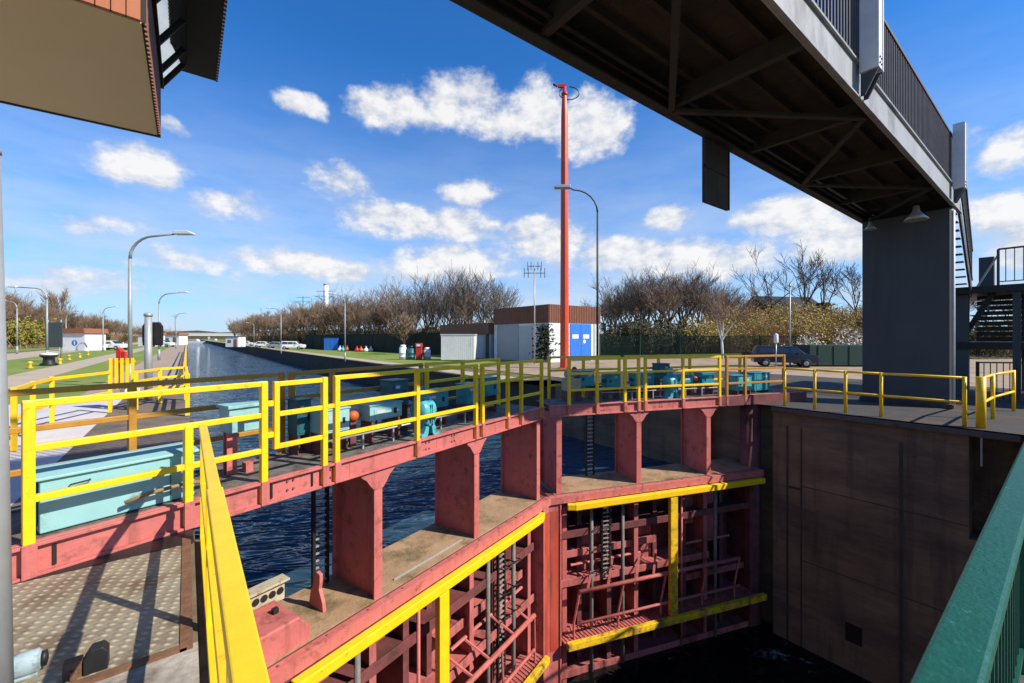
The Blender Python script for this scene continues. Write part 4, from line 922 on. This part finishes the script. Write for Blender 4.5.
PH = at(549, 40, ZR)                                      # pump house corner
g = thing('pump_house', 'flat roofed pump house with brown fascia and tall blue doors', 'building', PH)
m = MB(); m.box(.02, 7.0, .02, 9.0, 0, 3.75); m.build('wall', white, g)
m = MB(); y0 = 0
x = 0
while x < 7.0: m.prism([(x, 0.0), (x + .05, -.05), (x + .17, -.05), (x + .22, 0)], 'z', 3.77, 5.48); x += .24
y = 0
while y < 9.0: m.prism([(0, y), (-.05, y + .05), (-.05, y + .17), (0, y + .22)], 'z', 3.77, 5.48); y += .24
m.box(0.003, 7.1, .003, 9.05, 3.76, 5.47); m.build('roof_fascia', cladbrown, g)
for x0 in (2.75, 4.27):
    d_ = MB().box(x0, x0 + 1.49, -.04, .018, .05, 3.7).build('door', blue, g, bevel=.01)
    MB().box(x0 + .3, x0 + 1.15, -.05, -.041, 2.25, 2.65).build('sign', white, d_)
    MB().box(x0 + (1.25 if x0 < 3 else .15), x0 + (1.32 if x0 < 3 else .22), -.08, -.041, 1.6, 1.9).build('handle', zinc, d_)
m = MB(); m.lathe([(.19, -.052), (.19, -.043)], 16, (4.75, 0, 1.95), 'y'); m.build('notice', white, g)
m = MB(); m.box(-.02, .018, 4.6, 8.4, 0, 3.74); m.build('side_panel', greysheet, g)
m = MB(); m.box(-.03, .018, 2.4, 4.5, 0, 3.5); m.build('garage_door', offwhite, g)
m = MB(); m.box(6.2, 6.42, -.06, .018, 0, 3.74); m.build('corner_pilaster', offwhite, g)
g = thing('low_annex', 'low grey annex with dark brown roof edge beside the pump house', 'building', PH + Vector((-.2, 9.4, 0)))
m = MB(); m.box(0, 6, 0, 11, 0, 2.75); m.build('wall', greysheet, g)
m = MB(); m.box(-.35, 6.2, -.1, 11.2, 2.752, 4.0); m.build('roof', cladbrown, g)
m = MB(); m.box(-.02, -.002, 1.5, 4.3, 0, 2.6); m.build('rolling_door', offwhite, g)
m = MB(); m.box(-.06, -.002, .3, .9, 0, 2.74); m.build('doorway', black, g)
g = thing('white_container', 'white ribbed storage container left of the annex', 'container', at(441, 43, ZR), RIGHT)
m = MB(); x = 0
while x < 3.3: m.prism([(x, 0), (x + .03, -.05), (x + .14, -.05), (x + .17, 0)], 'z', .1, 2.55); x += .2
m.box(0, 3.4, .002, 2.4, .08, 2.56); m.build('ribbed_wall', white, g)
MB().box(-.05, 3.45, -.08, 2.45, 2.562, 2.7).build('roof', offwhite, g)
g = thing('blue_container', 'bright blue container beyond the lawn', 'container', at(331, 80, ZR), RIGHT)
m = MB(); m.box(-1.3, 1.3, 0, 2.2, .05, 2.2); m.build('casing', blue, g); MB().box(-1.34, 1.34, -.04, 2.24, 2.202, 2.3).build('lid', blue, g)
for x in (-.7, 0, .7): MB().box(x - .03, x + .03, -.03, -.002, .1, 2.15).build('rib', blue, g)
g = thing('far_bridge', 'long pale road bridge crossing the canal in the distance', 'bridge', (6, 560, 0))
m = MB(); m.box(-80, 70, 0, 8, 4.2, 6.0); m.build('deck', offwhite, g)
m = MB(); m.box(-80, 70, -.2, -.01, 6.0, 7.3); m.build('parapet', greysheet, g)
for x in (-12, 13): MB().box(x - 1, x + 1, 1, 7, -3, 4.19).build('pier', greysheet, g)
for k, (px, D, ln, col) in enumerate(((195, 330, 17, white), (214, 420, 14, cargrey), (184, 360, 9, white))):
    g = thing('cabin_boat', ('white cabin boat moored on the far canal', 'grey boat moored against the far right bank', 'small white boat by the far left quay')[k], 'boat', at(px, D, WATER), RIGHT, 'boats on the far canal')
    m = MB(); m.prism([(-ln/2, .1), (ln/2 - 2, -.2), (ln/2 + 1, 1.9), (-ln/2 - .4, 1.5)], 'y', -1.6, 1.6); m.build('hull', col, g)
    m = MB(); m.prism([(-ln*.35, 1.6), (ln*.2, 1.7), (ln*.12, 3.4), (-ln*.33, 3.3)], 'y', -1.2, 1.2); cb = m.build('cabin', white, g)
    MB().box(-ln*.3, ln*.1, -1.23, -1.202, 2.3, 2.9).build('window', glass, cb)

# ------------------------------------------------------------------ vehicles
def car(label, pos, rz, paint, van=False, group=None):
    g = thing('parked_car', label, 'car', pos, rz, group)
    if van: prof = [(-2.15, .35), (2.2, .35), (2.25, .75), (2.15, .95), (1.35, 1.08), (.75, 1.62), (-1.9, 1.66), (-2.15, 1.1)]
    else: prof = [(-2.1, .35), (2.1, .35), (2.15, .7), (2.0, .88), (1.1, .97), (.45, 1.42), (-1.1, 1.46), (-1.85, 1.0), (-2.12, .9)]
    m = MB(); m.prism(prof, 'y', -.84, .84)
    for v in m.bm.verts:
        if v.co.z > 1.2: v.co.y *= .84
    m.build('body', paint, g, bevel=.06)
    if van: win = [[(-1.8, 1.12), (-.75, 1.12), (-.75, 1.52), (-1.72, 1.54)], [(-.65, 1.12), (.25, 1.12), (.25, 1.5), (-.65, 1.52)], [(.35, 1.12), (1.1, 1.1), (.72, 1.48), (.35, 1.5)]]
    else: win = [[(-1.5, 1.0), (-.5, .98), (-.5, 1.34), (-1.1, 1.36)], [(-.42, .98), (.85, .98), (.4, 1.32), (-.42, 1.34)]]
    z_b, z_t = (1.08, 1.64) if van else (.97, 1.44)
    for s_ in (-1, 1):
        for wq in win:
            m = MB(); m.prism(wq, 'y', s_*.845, s_*.855)
            for v in m.bm.verts: v.co.y = s_*(abs(v.co.y) - .84*.16*max(0, (v.co.z - z_b)/(z_t - z_b)) + .004)
            m.build('side_window', glass, g)
    x0, z0, x1, z1 = (1.33, 1.10, .80, 1.60) if van else (1.08, 1.0, .5, 1.40)
    m = MB(); m.quad((x0 + .03, -.72, z0), (x0 + .03, .72, z0), (x1 + .03, .62, z1), (x1 + .03, -.62, z1)); m.build('windscreen', glass, g)
    for x in (-1.35, 1.38):
        for y in (-.82, .82):
            m = MB(); m.lathe([(.18, -.1), (.31, -.1), (.33, -.06), (.33, .06), (.31, .1), (.18, .1)], 20, (x, y, .33), 'y'); wh = m.build('wheel', rubber, g)
            m = MB(); m.lathe([(.02, -.105), (.17, -.104), (.19, -.09), (.19, .09), (.17, .104), (.02, .105)], 14, (x, y, .33), 'y'); m.build('rim', zinc, wh)
    for y in (-.6, .6):
        MB().box(2.10, 2.24, y - .16, y + .16, .66, .82).build('headlight', lampglass, g); MB().box(-2.2, -2.08, y - .12, y + .12, .75, .98).build('tail_light', redpaint, g)
    for y in (-.95, .95): MB().box(.75, .88, y - .1, y + .1, 1.02, 1.15).build('mirror', paint, g)
    return g
car('dark blue estate car parked behind the end of the gate', at(783, 34, ZR + .022), R(-22) - YAW, carblue, True)
base = None
for k, (px, D, pt, lb) in enumerate(((247, 122, carwhite, 'white parked car nearest the lone white hut'), (264, 104, carwhite, 'white parked car third from the blue container'), (278, 96, cargrey, 'grey parked car between two white cars'), (293, 86, carwhite, 'white parked car nearest the blue container'))):
    car(lb, at(px, D, ZR + .01), RIGHT + R(8), pt, k == 3, 'cars parked on the right bank')
car('white parked car behind the red fire box', at(112, 66), RIGHT, carwhite, False, 'cars parked on the left bank')
car('grey parked car beside the hut with the round blue sign', at(99, 72), RIGHT, cargrey, False, 'cars parked on the left bank')
car('white parked car before the far hut of the left quay', at(163, 88), RIGHT, carwhite, False, 'cars parked on the left bank')

# colourful yard gear on the right bank
for k, (px, D, mt) in enumerate(((340, 74, white), (347, 76, orange), (357, 72, redpaint), (361, 72, orange), (366, 71, white), (371, 72, white), (343, 73, teal_lit))):
    g = thing('buoy', ('white buoy nearest the blue container', 'orange buoy among the stored buoys', 'red buoy in the middle of the stored buoys', 'orange buoy beside the red one', 'white buoy right of the orange ones', 'last white buoy before the dark fence', 'teal buoy low beside the white one')[k], 'buoy', at(px, D, ZR), 0, 'stored buoys by the lawn'); g.scale = (.8, .8, .55)
    m = MB(); m.lathe([(.1, 0), (.5, .1), (.55, .5), (.45, .8), (.12, 1.3), (.12, 1.55)], 14); m.build('float', mt, g); MB().lathe([(.2, 1.551), (.2, 1.72)], 8).build('topmark', mt, g)
for k, (px, D, mt, hh) in enumerate(((403, 45, white, 1.3), (411, 45, teal_deep, 1.2), (427, 46, white, 1.0))):
    g = thing('oil_drum', ('white and rusty drum left of the red pump', 'dark drum beside the red pump', 'white drum between the red pump and the container')[k], 'drum', at(px, D, ZR), 0, 'drums beside the white container')
    m = MB(); m.lathe([(.4, 0), (.4, .3), (.43, .32), (.4, .34), (.4, .7), (.43, .72), (.4, .74), (.4, hh), (.36, hh + .01)], 16); m.build('body', mt, g)
    MB().lathe([(.3, hh + .012), (.3, hh + .25), (.08, hh + .3)], 12).build('top', white if k != 1 else black, g)
g = thing('red_pump', 'tall red fuel pump standing among the drums', 'pump', at(419, 45, ZR), RIGHT)
m = MB(); m.box(-.3, .3, -.25, .25, 0, 1.35); m.build('cabinet', redpaint, g, bevel=.03); MB().box(-.34, .34, -.29, .29, 1.352, 1.75).build('head', redpaint, g, bevel=.03)
MB().box(-.2, .2, -.3, -.291, 1.42, 1.65).build('dial', white, g)
m = MB(); m.tube([(.3, -.1, 1.2), (.5, -.1, 1.0), (.52, -.1, .4), (.38, -.1, .3)], .035, 8); m.build('hose', black, g)

# ------------------------------------------------------------------ fences and house on the right
railing('mesh_fence', 'dark green mesh fence running behind the yard', 'fence', [at(600, 50)[:2], at(640, 49)[:2], at(680, 48)[:2], at(720, 47)[:2], at(760, 46)[:2], at(812, 44)[:2]], ZR, 2.6, (2.5, 1.3, .15), fencegreen, .12, .06, infill=(.11, .045, .1, 2.5))
g = thing('green_container', 'dark green box container beside the grey pier', 'container', at(838, 34, ZR), R(-40))
m = MB(); m.box(-2.2, 3.2, 0, 2.2, .1, 1.75); m.build('casing', fencegreen, g, bevel=.03)
for x in (-1.5, -.3, .9, 2.1): MB().box(x - .04, x + .04, -.04, -.002, .15, 1.7).build('rib', fencegreen, g)
g = thing('dark_fence', 'dark board fence along the back of the right bank lawn', 'fence', at(305, 92, ZR))
a, b, c = at(305, 92, 0), at(385, 70, 0), at(440, 58, 0)
m = MB()
for p, q in ((a, b), (b, c)): m.beam(Vector((p.x, p.y, 1.5)) - Vector((a.x, a.y, 0)), Vector((q.x, q.y, 1.5)) - Vector((a.x, a.y, 0)), .1, 3.0)
m.build('boards', hedge_m, g)
for k in range(14):
    q = (a.lerp(b, k/8) if k < 8 else b.lerp(c, (k-8)/5)) - a; MB().box(q.x - .08, q.x + .08, q.y - .14, q.y + .02, 0, 3.15).build('post', hedge_m, g)
g = thing('house', 'dark roofed house half hidden among the trees on the right', 'house', at(800, 78, 2.5), RIGHT + .2)
m = MB(); m.box(-6, 6, 0, 8, -3, 4.2); m.build('wall', cladbrown, g)
m = MB(); m.prism([(-.6, 4.2), (8.6, 4.2), (4, 7.3)], 'x', -6.4, 6.4); m.build('roof', darkroof, g)
for x in (-4, -1, 2.5): MB().box(x, x + 1.1, -.05, -.002, 1.2, 2.6).build('window', white, g)
struct('embankment', MB().prism([(26, ZR - .5), (40, 2.0), (60, 3.0), (160, 3.0), (160, -1)], 'z', 0, 1), earth) if False else None
# rising ground behind the green fence
m = MB()
a0 = [at(x, 52, ZR - .03) for x in range(560, 1500, 60)]; a1 = [at(x, 64, 2.2) for x in range(560, 1500, 60)]; a2 = [at(x, 110, 3.0) for x in range(560, 1500, 60)]
for i in range(len(a0) - 1):
    m.quad(a0[i], a0[i+1], a1[i+1], a1[i]); m.quad(a1[i], a1[i+1], a2[i+1], a2[i])
struct('embankment', m, earth)

# ------------------------------------------------------------------ trees
def bare_tree(seed, h, spread, dens=(6, 5, 5, 4), tw=.03, upright=.55, trunk_h=.28):
    """returns (trunk segs, twig segs) of a leafless tree"""
    r = random.Random(seed); T, K = [], []
    def grow(p, d, L, rad, lvl):
        n = 3 if lvl < 2 else 2
        pts = [p]
        dd = d.copy()
        for i in range(n):
            dd = (dd + Vector((r.uniform(-1,1), r.uniform(-1,1), r.uniform(-.3,.9))) * (.16 if lvl < 2 else .26)).normalized()
            pts.append(pts[-1] + dd * L/n)
        r1 = max(rad*.5, tw*.5)
        for i in range(n): (T if lvl < 2 else K).append((pts[i], pts[i+1], rad + (r1 - rad)*i/n, rad + (r1 - rad)*(i+1)/n))
        if lvl >= 4: return
        for k in range(dens[lvl - 1]):
            t = r.uniform(.3, 1.0) if k else 1.0
            i = min(n - 1, int(t*n)); q = pts[i].lerp(pts[i+1], t*n - i)
            a = r.uniform(0, 2*math.pi)
            side = Vector((math.cos(a), math.sin(a), r.uniform(-.1, .5))).normalized()
            nd = (dd*upright + side*(1 - upright) * (1.1 if k else .4)).normalized()
            grow(q, nd, L*r.uniform(.5, .75), max(r1*r.uniform(.5, .8), tw*.6), lvl + 1)
    th = h*trunk_h; base = Vector((0,0,-.3)); top = Vector((r.uniform(-.3,.3), r.uniform(-.3,.3), th)); R0 = h*.020
    T.append((base, top, R0*1.2, R0)); 
    for k in range(dens[0]):
        a = 2*math.pi*k/dens[0] + r.uniform(-.4, .4); ti = r.uniform(-.15, .2) if k else .5
        d = Vector((math.cos(a)*spread, math.sin(a)*spread, r.uniform(.6, 1.2))).normalized() if k else Vector((0, 0, 1))
        grow(top + Vector((0,0,ti*th*.6)), d, h*r.uniform(.30, .42), R0*r.uniform(.45, .7), 1)
    return T, K
def seg_mesh(name, segs, m, n=3, leaves=None):
    V, F = [], []
    for p, q, r0, r1 in segs:
        d = (q - p).normalized(); a = d.cross(Vector((0,0,1)) if abs(d.z) < .9 else Vector((1,0,0))).normalized(); b = d.cross(a); i0 = len(V)
        for c, rr in ((p, r0), (q, r1)):
            for k in range(n):
                t = 2*math.pi*k/n; V.append(tuple(c + (a*math.cos(t) + b*math.sin(t))*rr))
        for k in range(n): F.append((i0 + k, i0 + (k+1) % n, i0 + n + (k+1) % n, i0 + n + k))
    if leaves:
        for c, s, rr in leaves:
            u = Vector((rr.uniform(-1,1), rr.uniform(-1,1), rr.uniform(-1,1))).normalized(); v = u.orthogonal().normalized(); i0 = len(V)
            V += [tuple(c + u*s), tuple(c + v*s*.7), tuple(c - u*s), tuple(c - v*s*.7)]; F.append((i0, i0+1, i0+2, i0+3))
    me = bpy.data.meshes.new(name); me.from_pydata(V, [], F); me.materials.append(m); return me
def tree_proto(seed, h, spread, mt, mk, **kw):
    T, K = bare_tree(seed, h, spread, **kw)
    return seg_mesh('trunk', T, mt, 5), seg_mesh('crown', K, mk, 3)
PROT = [tree_proto(1, 14, .8, bark, twig_grey, tw=.045, dens=(5, 4, 4, 4)), tree_proto(2, 13, .6, bark_warm, twig, tw=.05), tree_proto(3, 14, .9, bark, twig, tw=.045, dens=(5, 5, 4, 4)),
        tree_proto(4, 12, .5, bark_warm, twig, tw=.05, upright=.68), tree_proto(5, 13.5, .7, bark, twig_grey, tw=.042, dens=(5, 4, 5, 3), upright=.62)]
def tree(proto, pos, s, rz, label, group, name='bare_tree', extra=None):
    g = thing(name, label, 'tree', pos, rz, group); g.scale = (s, s, s)
    for nm, me in zip(('trunk', 'crown'), proto):
        o = bpy.data.objects.new(nm, me); C.objects.link(o); o.parent = g
    if extra:
        o = bpy.data.objects.new(extra[0], extra[1]); C.objects.link(o); o.parent = g
    return g
def interp(x, tab):
    for (x0, *a), (x1, *b) in zip(tab[:-1], tab[1:]):
        if x0 <= x <= x1:
            t = (x - x0)/(x1 - x0); return [p + (q - p)*t for p, q in zip(a, b)]
    return list(tab[-1][1:])
# right bank belt
tabR = [(232, 300, 320), (262, 190, 312), (300, 132, 302), (345, 112, 297), (400, 100, 291), (440, 86, 281), (500, 78, 277)]
px = 234
while px < 502:
    D, top = interp(px, tabR)
    for row in range(2):
        Dr = D*(1.0 + .12*row) + rnd.uniform(-4, 4); s = ((338 - top)/427*Dr + EYE - ZR)/14.0*rnd.uniform(.78, 1.10)
        tree(PROT[rnd.choice((0, 0, 2, 4) if px > 390 else (1, 2, 3, 1))], at(px + rnd.uniform(-3, 3), Dr, ZR), s, rnd.uniform(0, 6.28), 'bare tree in the long belt behind the right bank', 'bare trees behind the right bank')
    px += 3.4 + 8.5*(px - 230)/270
# wood behind the green fence
for k in range(26):
    px = 605 + k*5.2 + rnd.uniform(-3, 3); D = rnd.uniform(62, 92); top = 268 + 24*abs((px - 662)/75)**1.6 + rnd.uniform(-3, 8)
    s = ((338 - top)/427*D + EYE - 1.5)/14.0
    tree(PROT[rnd.choice((0, 1, 2, 4))], at(px, D, 1.0), s, rnd.uniform(0, 6.28), 'bare tree in the wood behind the green mesh fence', 'bare trees behind the green fence')
# single trees on the skyline
ivy_pts = lambda seed, h, n, w_: [(Vector((random.Random(seed*1000 + i).gauss(0, w_), random.Random(seed*1000 + i + 7).gauss(0, w_), random.Random(seed*1000 + i + 13).uniform(0, h))), .22, random.Random(i)) for i in range(n)]
ivy_me = seg_mesh('ivy', [], ivy_m, leaves=ivy_pts(3, 6.0, 1400, .55))
for k, (px, D, top, lb, ivy) in enumerate(((752, 70, 283, 'small bare tree left of the ivy-clad one', 0), (768, 74, 256, 'ivy-clad bare tree on the skyline before the dark house', 1), (806, 76, 246, 'tall forked bare tree on the skyline above the dark roof', 0), (824, 74, 252, 'leaning bare tree with ivy right of the tall forked one', 1), (856, 72, 254, 'bare tree half hidden by the grey pier', 0))):
    s = ((338 - top)/427*D + EYE - 2.6)/15.8
    pr = tree_proto(40 + k, 13.5, .75, bark, twig_grey, tw=.06, dens=(4, 4, 4, 3), upright=.6, trunk_h=.34)
    tree(pr, at(px, D, 2.6), s, k*1.3, lb, None, extra=('ivy', ivy_me) if ivy else None)
# left belt
px = -30
tabL = [(-60, 100, 272), (5, 110, 293), (40, 120, 306), (70, 130, 312), (105, 150, 316), (128, 190, 326), (190, 320, 331)]
while px < 186:
    D, top = interp(px, tabL)
    for row in range(2):
        Dr = D*(1 + .15*row) + rnd.uniform(-5, 5); s = ((338 - top)/427*Dr + EYE)/14.0*rnd.uniform(.85, 1.08)
        tree(PROT[rnd.choice((1, 2, 3, 3))], at(px + rnd.uniform(-3, 3), Dr, 0), s, rnd.uniform(0, 6.28), 'bare brown tree in the belt beyond the left bank', 'bare trees beyond the left bank')
    px += 6.0
pop = tree_proto(60, 16, .3, bark_warm, twig, tw=.06, upright=.8); tree(pop, at(61, 190, 0), 1.35, 0, 'tall slim tree standing above the left tree belt', None, 'poplar_tree')
# leafy shrubs
def shrub_mesh(seed, h, w_, m_, n=900, ls=.10, stems=60):
    r = random.Random(seed); segs = []; lv = []
    for k in range(stems):
        a = r.uniform(0, 6.28); d = Vector((math.cos(a)*r.uniform(.05, .6), math.sin(a)*r.uniform(.05, .6), 1)).normalized(); p = Vector((r.gauss(0, w_*.28), r.gauss(0, w_*.28), -.1)); L = h*r.uniform(.55, 1.05)
        q = p + d*L*.55; e = q + (d + Vector((r.uniform(-.4,.4), r.uniform(-.4,.4), 0))).normalized()*L*.45
        segs += [(p, q, .035, .025), (q, e, .025, .012)]
        for i in range(n//stems):
            t = r.uniform(.25, 1); c = (p.lerp(q, t/.55) if t < .55 else q.lerp(e, (t - .55)/.45)) + Vector((r.gauss(0, .16), r.gauss(0, .16), r.gauss(0, .12))); lv.append((c, ls*r.uniform(.6, 1.3), r))
    return segs, lv
def shrub(seed, h, w_, m_, ms, n=1500, ls=.1): 
    sg, lv = shrub_mesh(seed, h, w_, m_, n, ls); return seg_mesh('stem', sg, ms, 3), seg_mesh('foliage', [], m_, leaves=lv)
SHR = {'olive': shrub(1, 4.2, 3.4, shrub_olive, shrub_brown, 1500), 'brown': shrub(2, 4.4, 3.2, shrub_brown, shrub_brown, 1100, .09), 'dark': shrub(3, 3.6, 3.6, shrub_dark, shrub_dark, 1700, .13), 'blossom': shrub(4, 3.2, 2.0, blossom_m, shrub_brown, 900, .10), 'willow': shrub(5, 5.0, 5.5, willow_m, shrub_brown, 2200, .2)}
def put_shrub(kind, pos, s, label, group=None):
    g = thing('shrub', label, 'shrub', pos, rnd.uniform(0, 6.28), group); g.scale = (s, s, s*rnd.uniform(.9, 1.1))
    for nm, me in zip(('stem', 'foliage'), SHR[kind]):
        o = bpy.data.objects.new(nm, me); C.objects.link(o); o.parent = g
for k in range(30):
    px = 606 + k*8.7 + rnd.uniform(-3, 3); D = rnd.uniform(52, 58)
    put_shrub('dark' if px < 690 else ('brown' if k % 2 else 'olive'), at(px, D, .2), rnd.uniform(.9, 1.15), 'dark undergrowth shrub behind the green mesh fence' if px < 690 else ('brown twiggy shrub on the bank behind the blue car' if k % 2 else 'olive spring shrub on the bank behind the blue car'), 'shrubs behind the green fence')
for k in range(18):
    px = 715 + k*9; D = rnd.uniform(59, 66)
    put_shrub('olive' if k % 3 else 'brown', at(px, D, 2.0), rnd.uniform(.95, 1.25), 'tall olive shrub high on the bank below the skyline trees' if k % 3 else 'tall brown shrub high on the bank below the skyline trees', 'shrubs high on the bank')
for k in range(46):
    px = 246 + k*5.6; D = interp(px, tabR)[0]*.97
    put_shrub('dark' if k % 3 else 'brown', at(px, D, ZR), 1.3, 'dark scrub at the foot of the right bank trees' if k % 3 else 'brown scrub at the foot of the right bank trees', 'scrub under the right bank trees')
for k in range(24):
    px = -10 + k*6.2; D = interp(px, tabL)[0]*.92
    put_shrub('brown' if k % 3 else 'dark', at(px, D, 0), 1.0, 'brown scrub at the foot of the left tree belt' if k % 3 else 'dark scrub at the foot of the left tree belt', 'scrub under the left trees')
for k in range(16):
    put_shrub('olive' if k % 2 else 'dark', at(880 + k*16, 48 + (k % 3)*5, .0), 1.15, 'olive shrub on the bank seen through the stair tower' if k % 2 else 'dark shrub on the bank seen through the stair tower', 'shrubs behind the stair tower')
for k in range(10):
    tree(PROT[k % 5], at(890 + k*24, 78 + (k*7) % 12, 2.5), .62, k*1.1, 'bare tree on the bank seen through the stair tower', 'bare trees behind the stair tower')
put_shrub('blossom', at(811, 42, ZR), .95, 'white blossoming shrub behind the blue car')
put_shrub('blossom', at(856, 46, ZR), 1.2, 'pale blossoming shrub beside the grey pier')
put_shrub('willow', at(18, 78, 0), 1.25, 'yellow-green leafy bush at the left before the bare trees')
g = tree(tree_proto(71, 5, .6, bark_warm, shrub_brown and orange and twig, tw=.04), at(405, 60, ZR), 1.0, 0, 'small reddish brown tree before the dark board fence', None, 'young_tree')
bi = tree_proto(72, 8, .35, postm, twig, tw=.03, upright=.75, dens=(5, 4, 4, 3)); tree(bi, at(723, 47, ZR), .85, 0, 'slim white-barked birch by the mesh fence', None, 'birch_tree')
g = thing('creeper_bush', 'dark evergreen creeper climbing the pump house corner', 'shrub', PH + Vector((-.3, .4, 0)))
o = bpy.data.objects.new('foliage', seg_mesh('foliage', [], ivy_m, leaves=[(Vector((rnd.gauss(0,.42), rnd.gauss(0,.5), rnd.uniform(.3, 3.6))), .16, rnd) for _ in range(900)])); C.objects.link(o); o.parent = g
# slim lamp pole before the bank
g = thing('flag_pole', 'slim pale pole rising over the blue car', 'pole', at(790, 36, ZR), 0)
MB().tube([(0,0,0), (0,0,6.6)], .07, 8, .05).build('shaft', zinc, g); MB().lathe([(.09, 6.6), (.11, 6.7), (.02, 6.9)], 10).build('finial', zinc, g)
g = thing('white_post_lamp', 'small white lantern on a post behind the blue car', 'lamp', at(776, 33, ZR))
MB().tube([(0,0,0), (0,0,1.9)], .05, 8).build('post', zinc, g); MB().lathe([(.14, 1.9), (.16, 2.0), (.16, 2.55), (.05, 2.65)], 12).build('lantern', white, g)
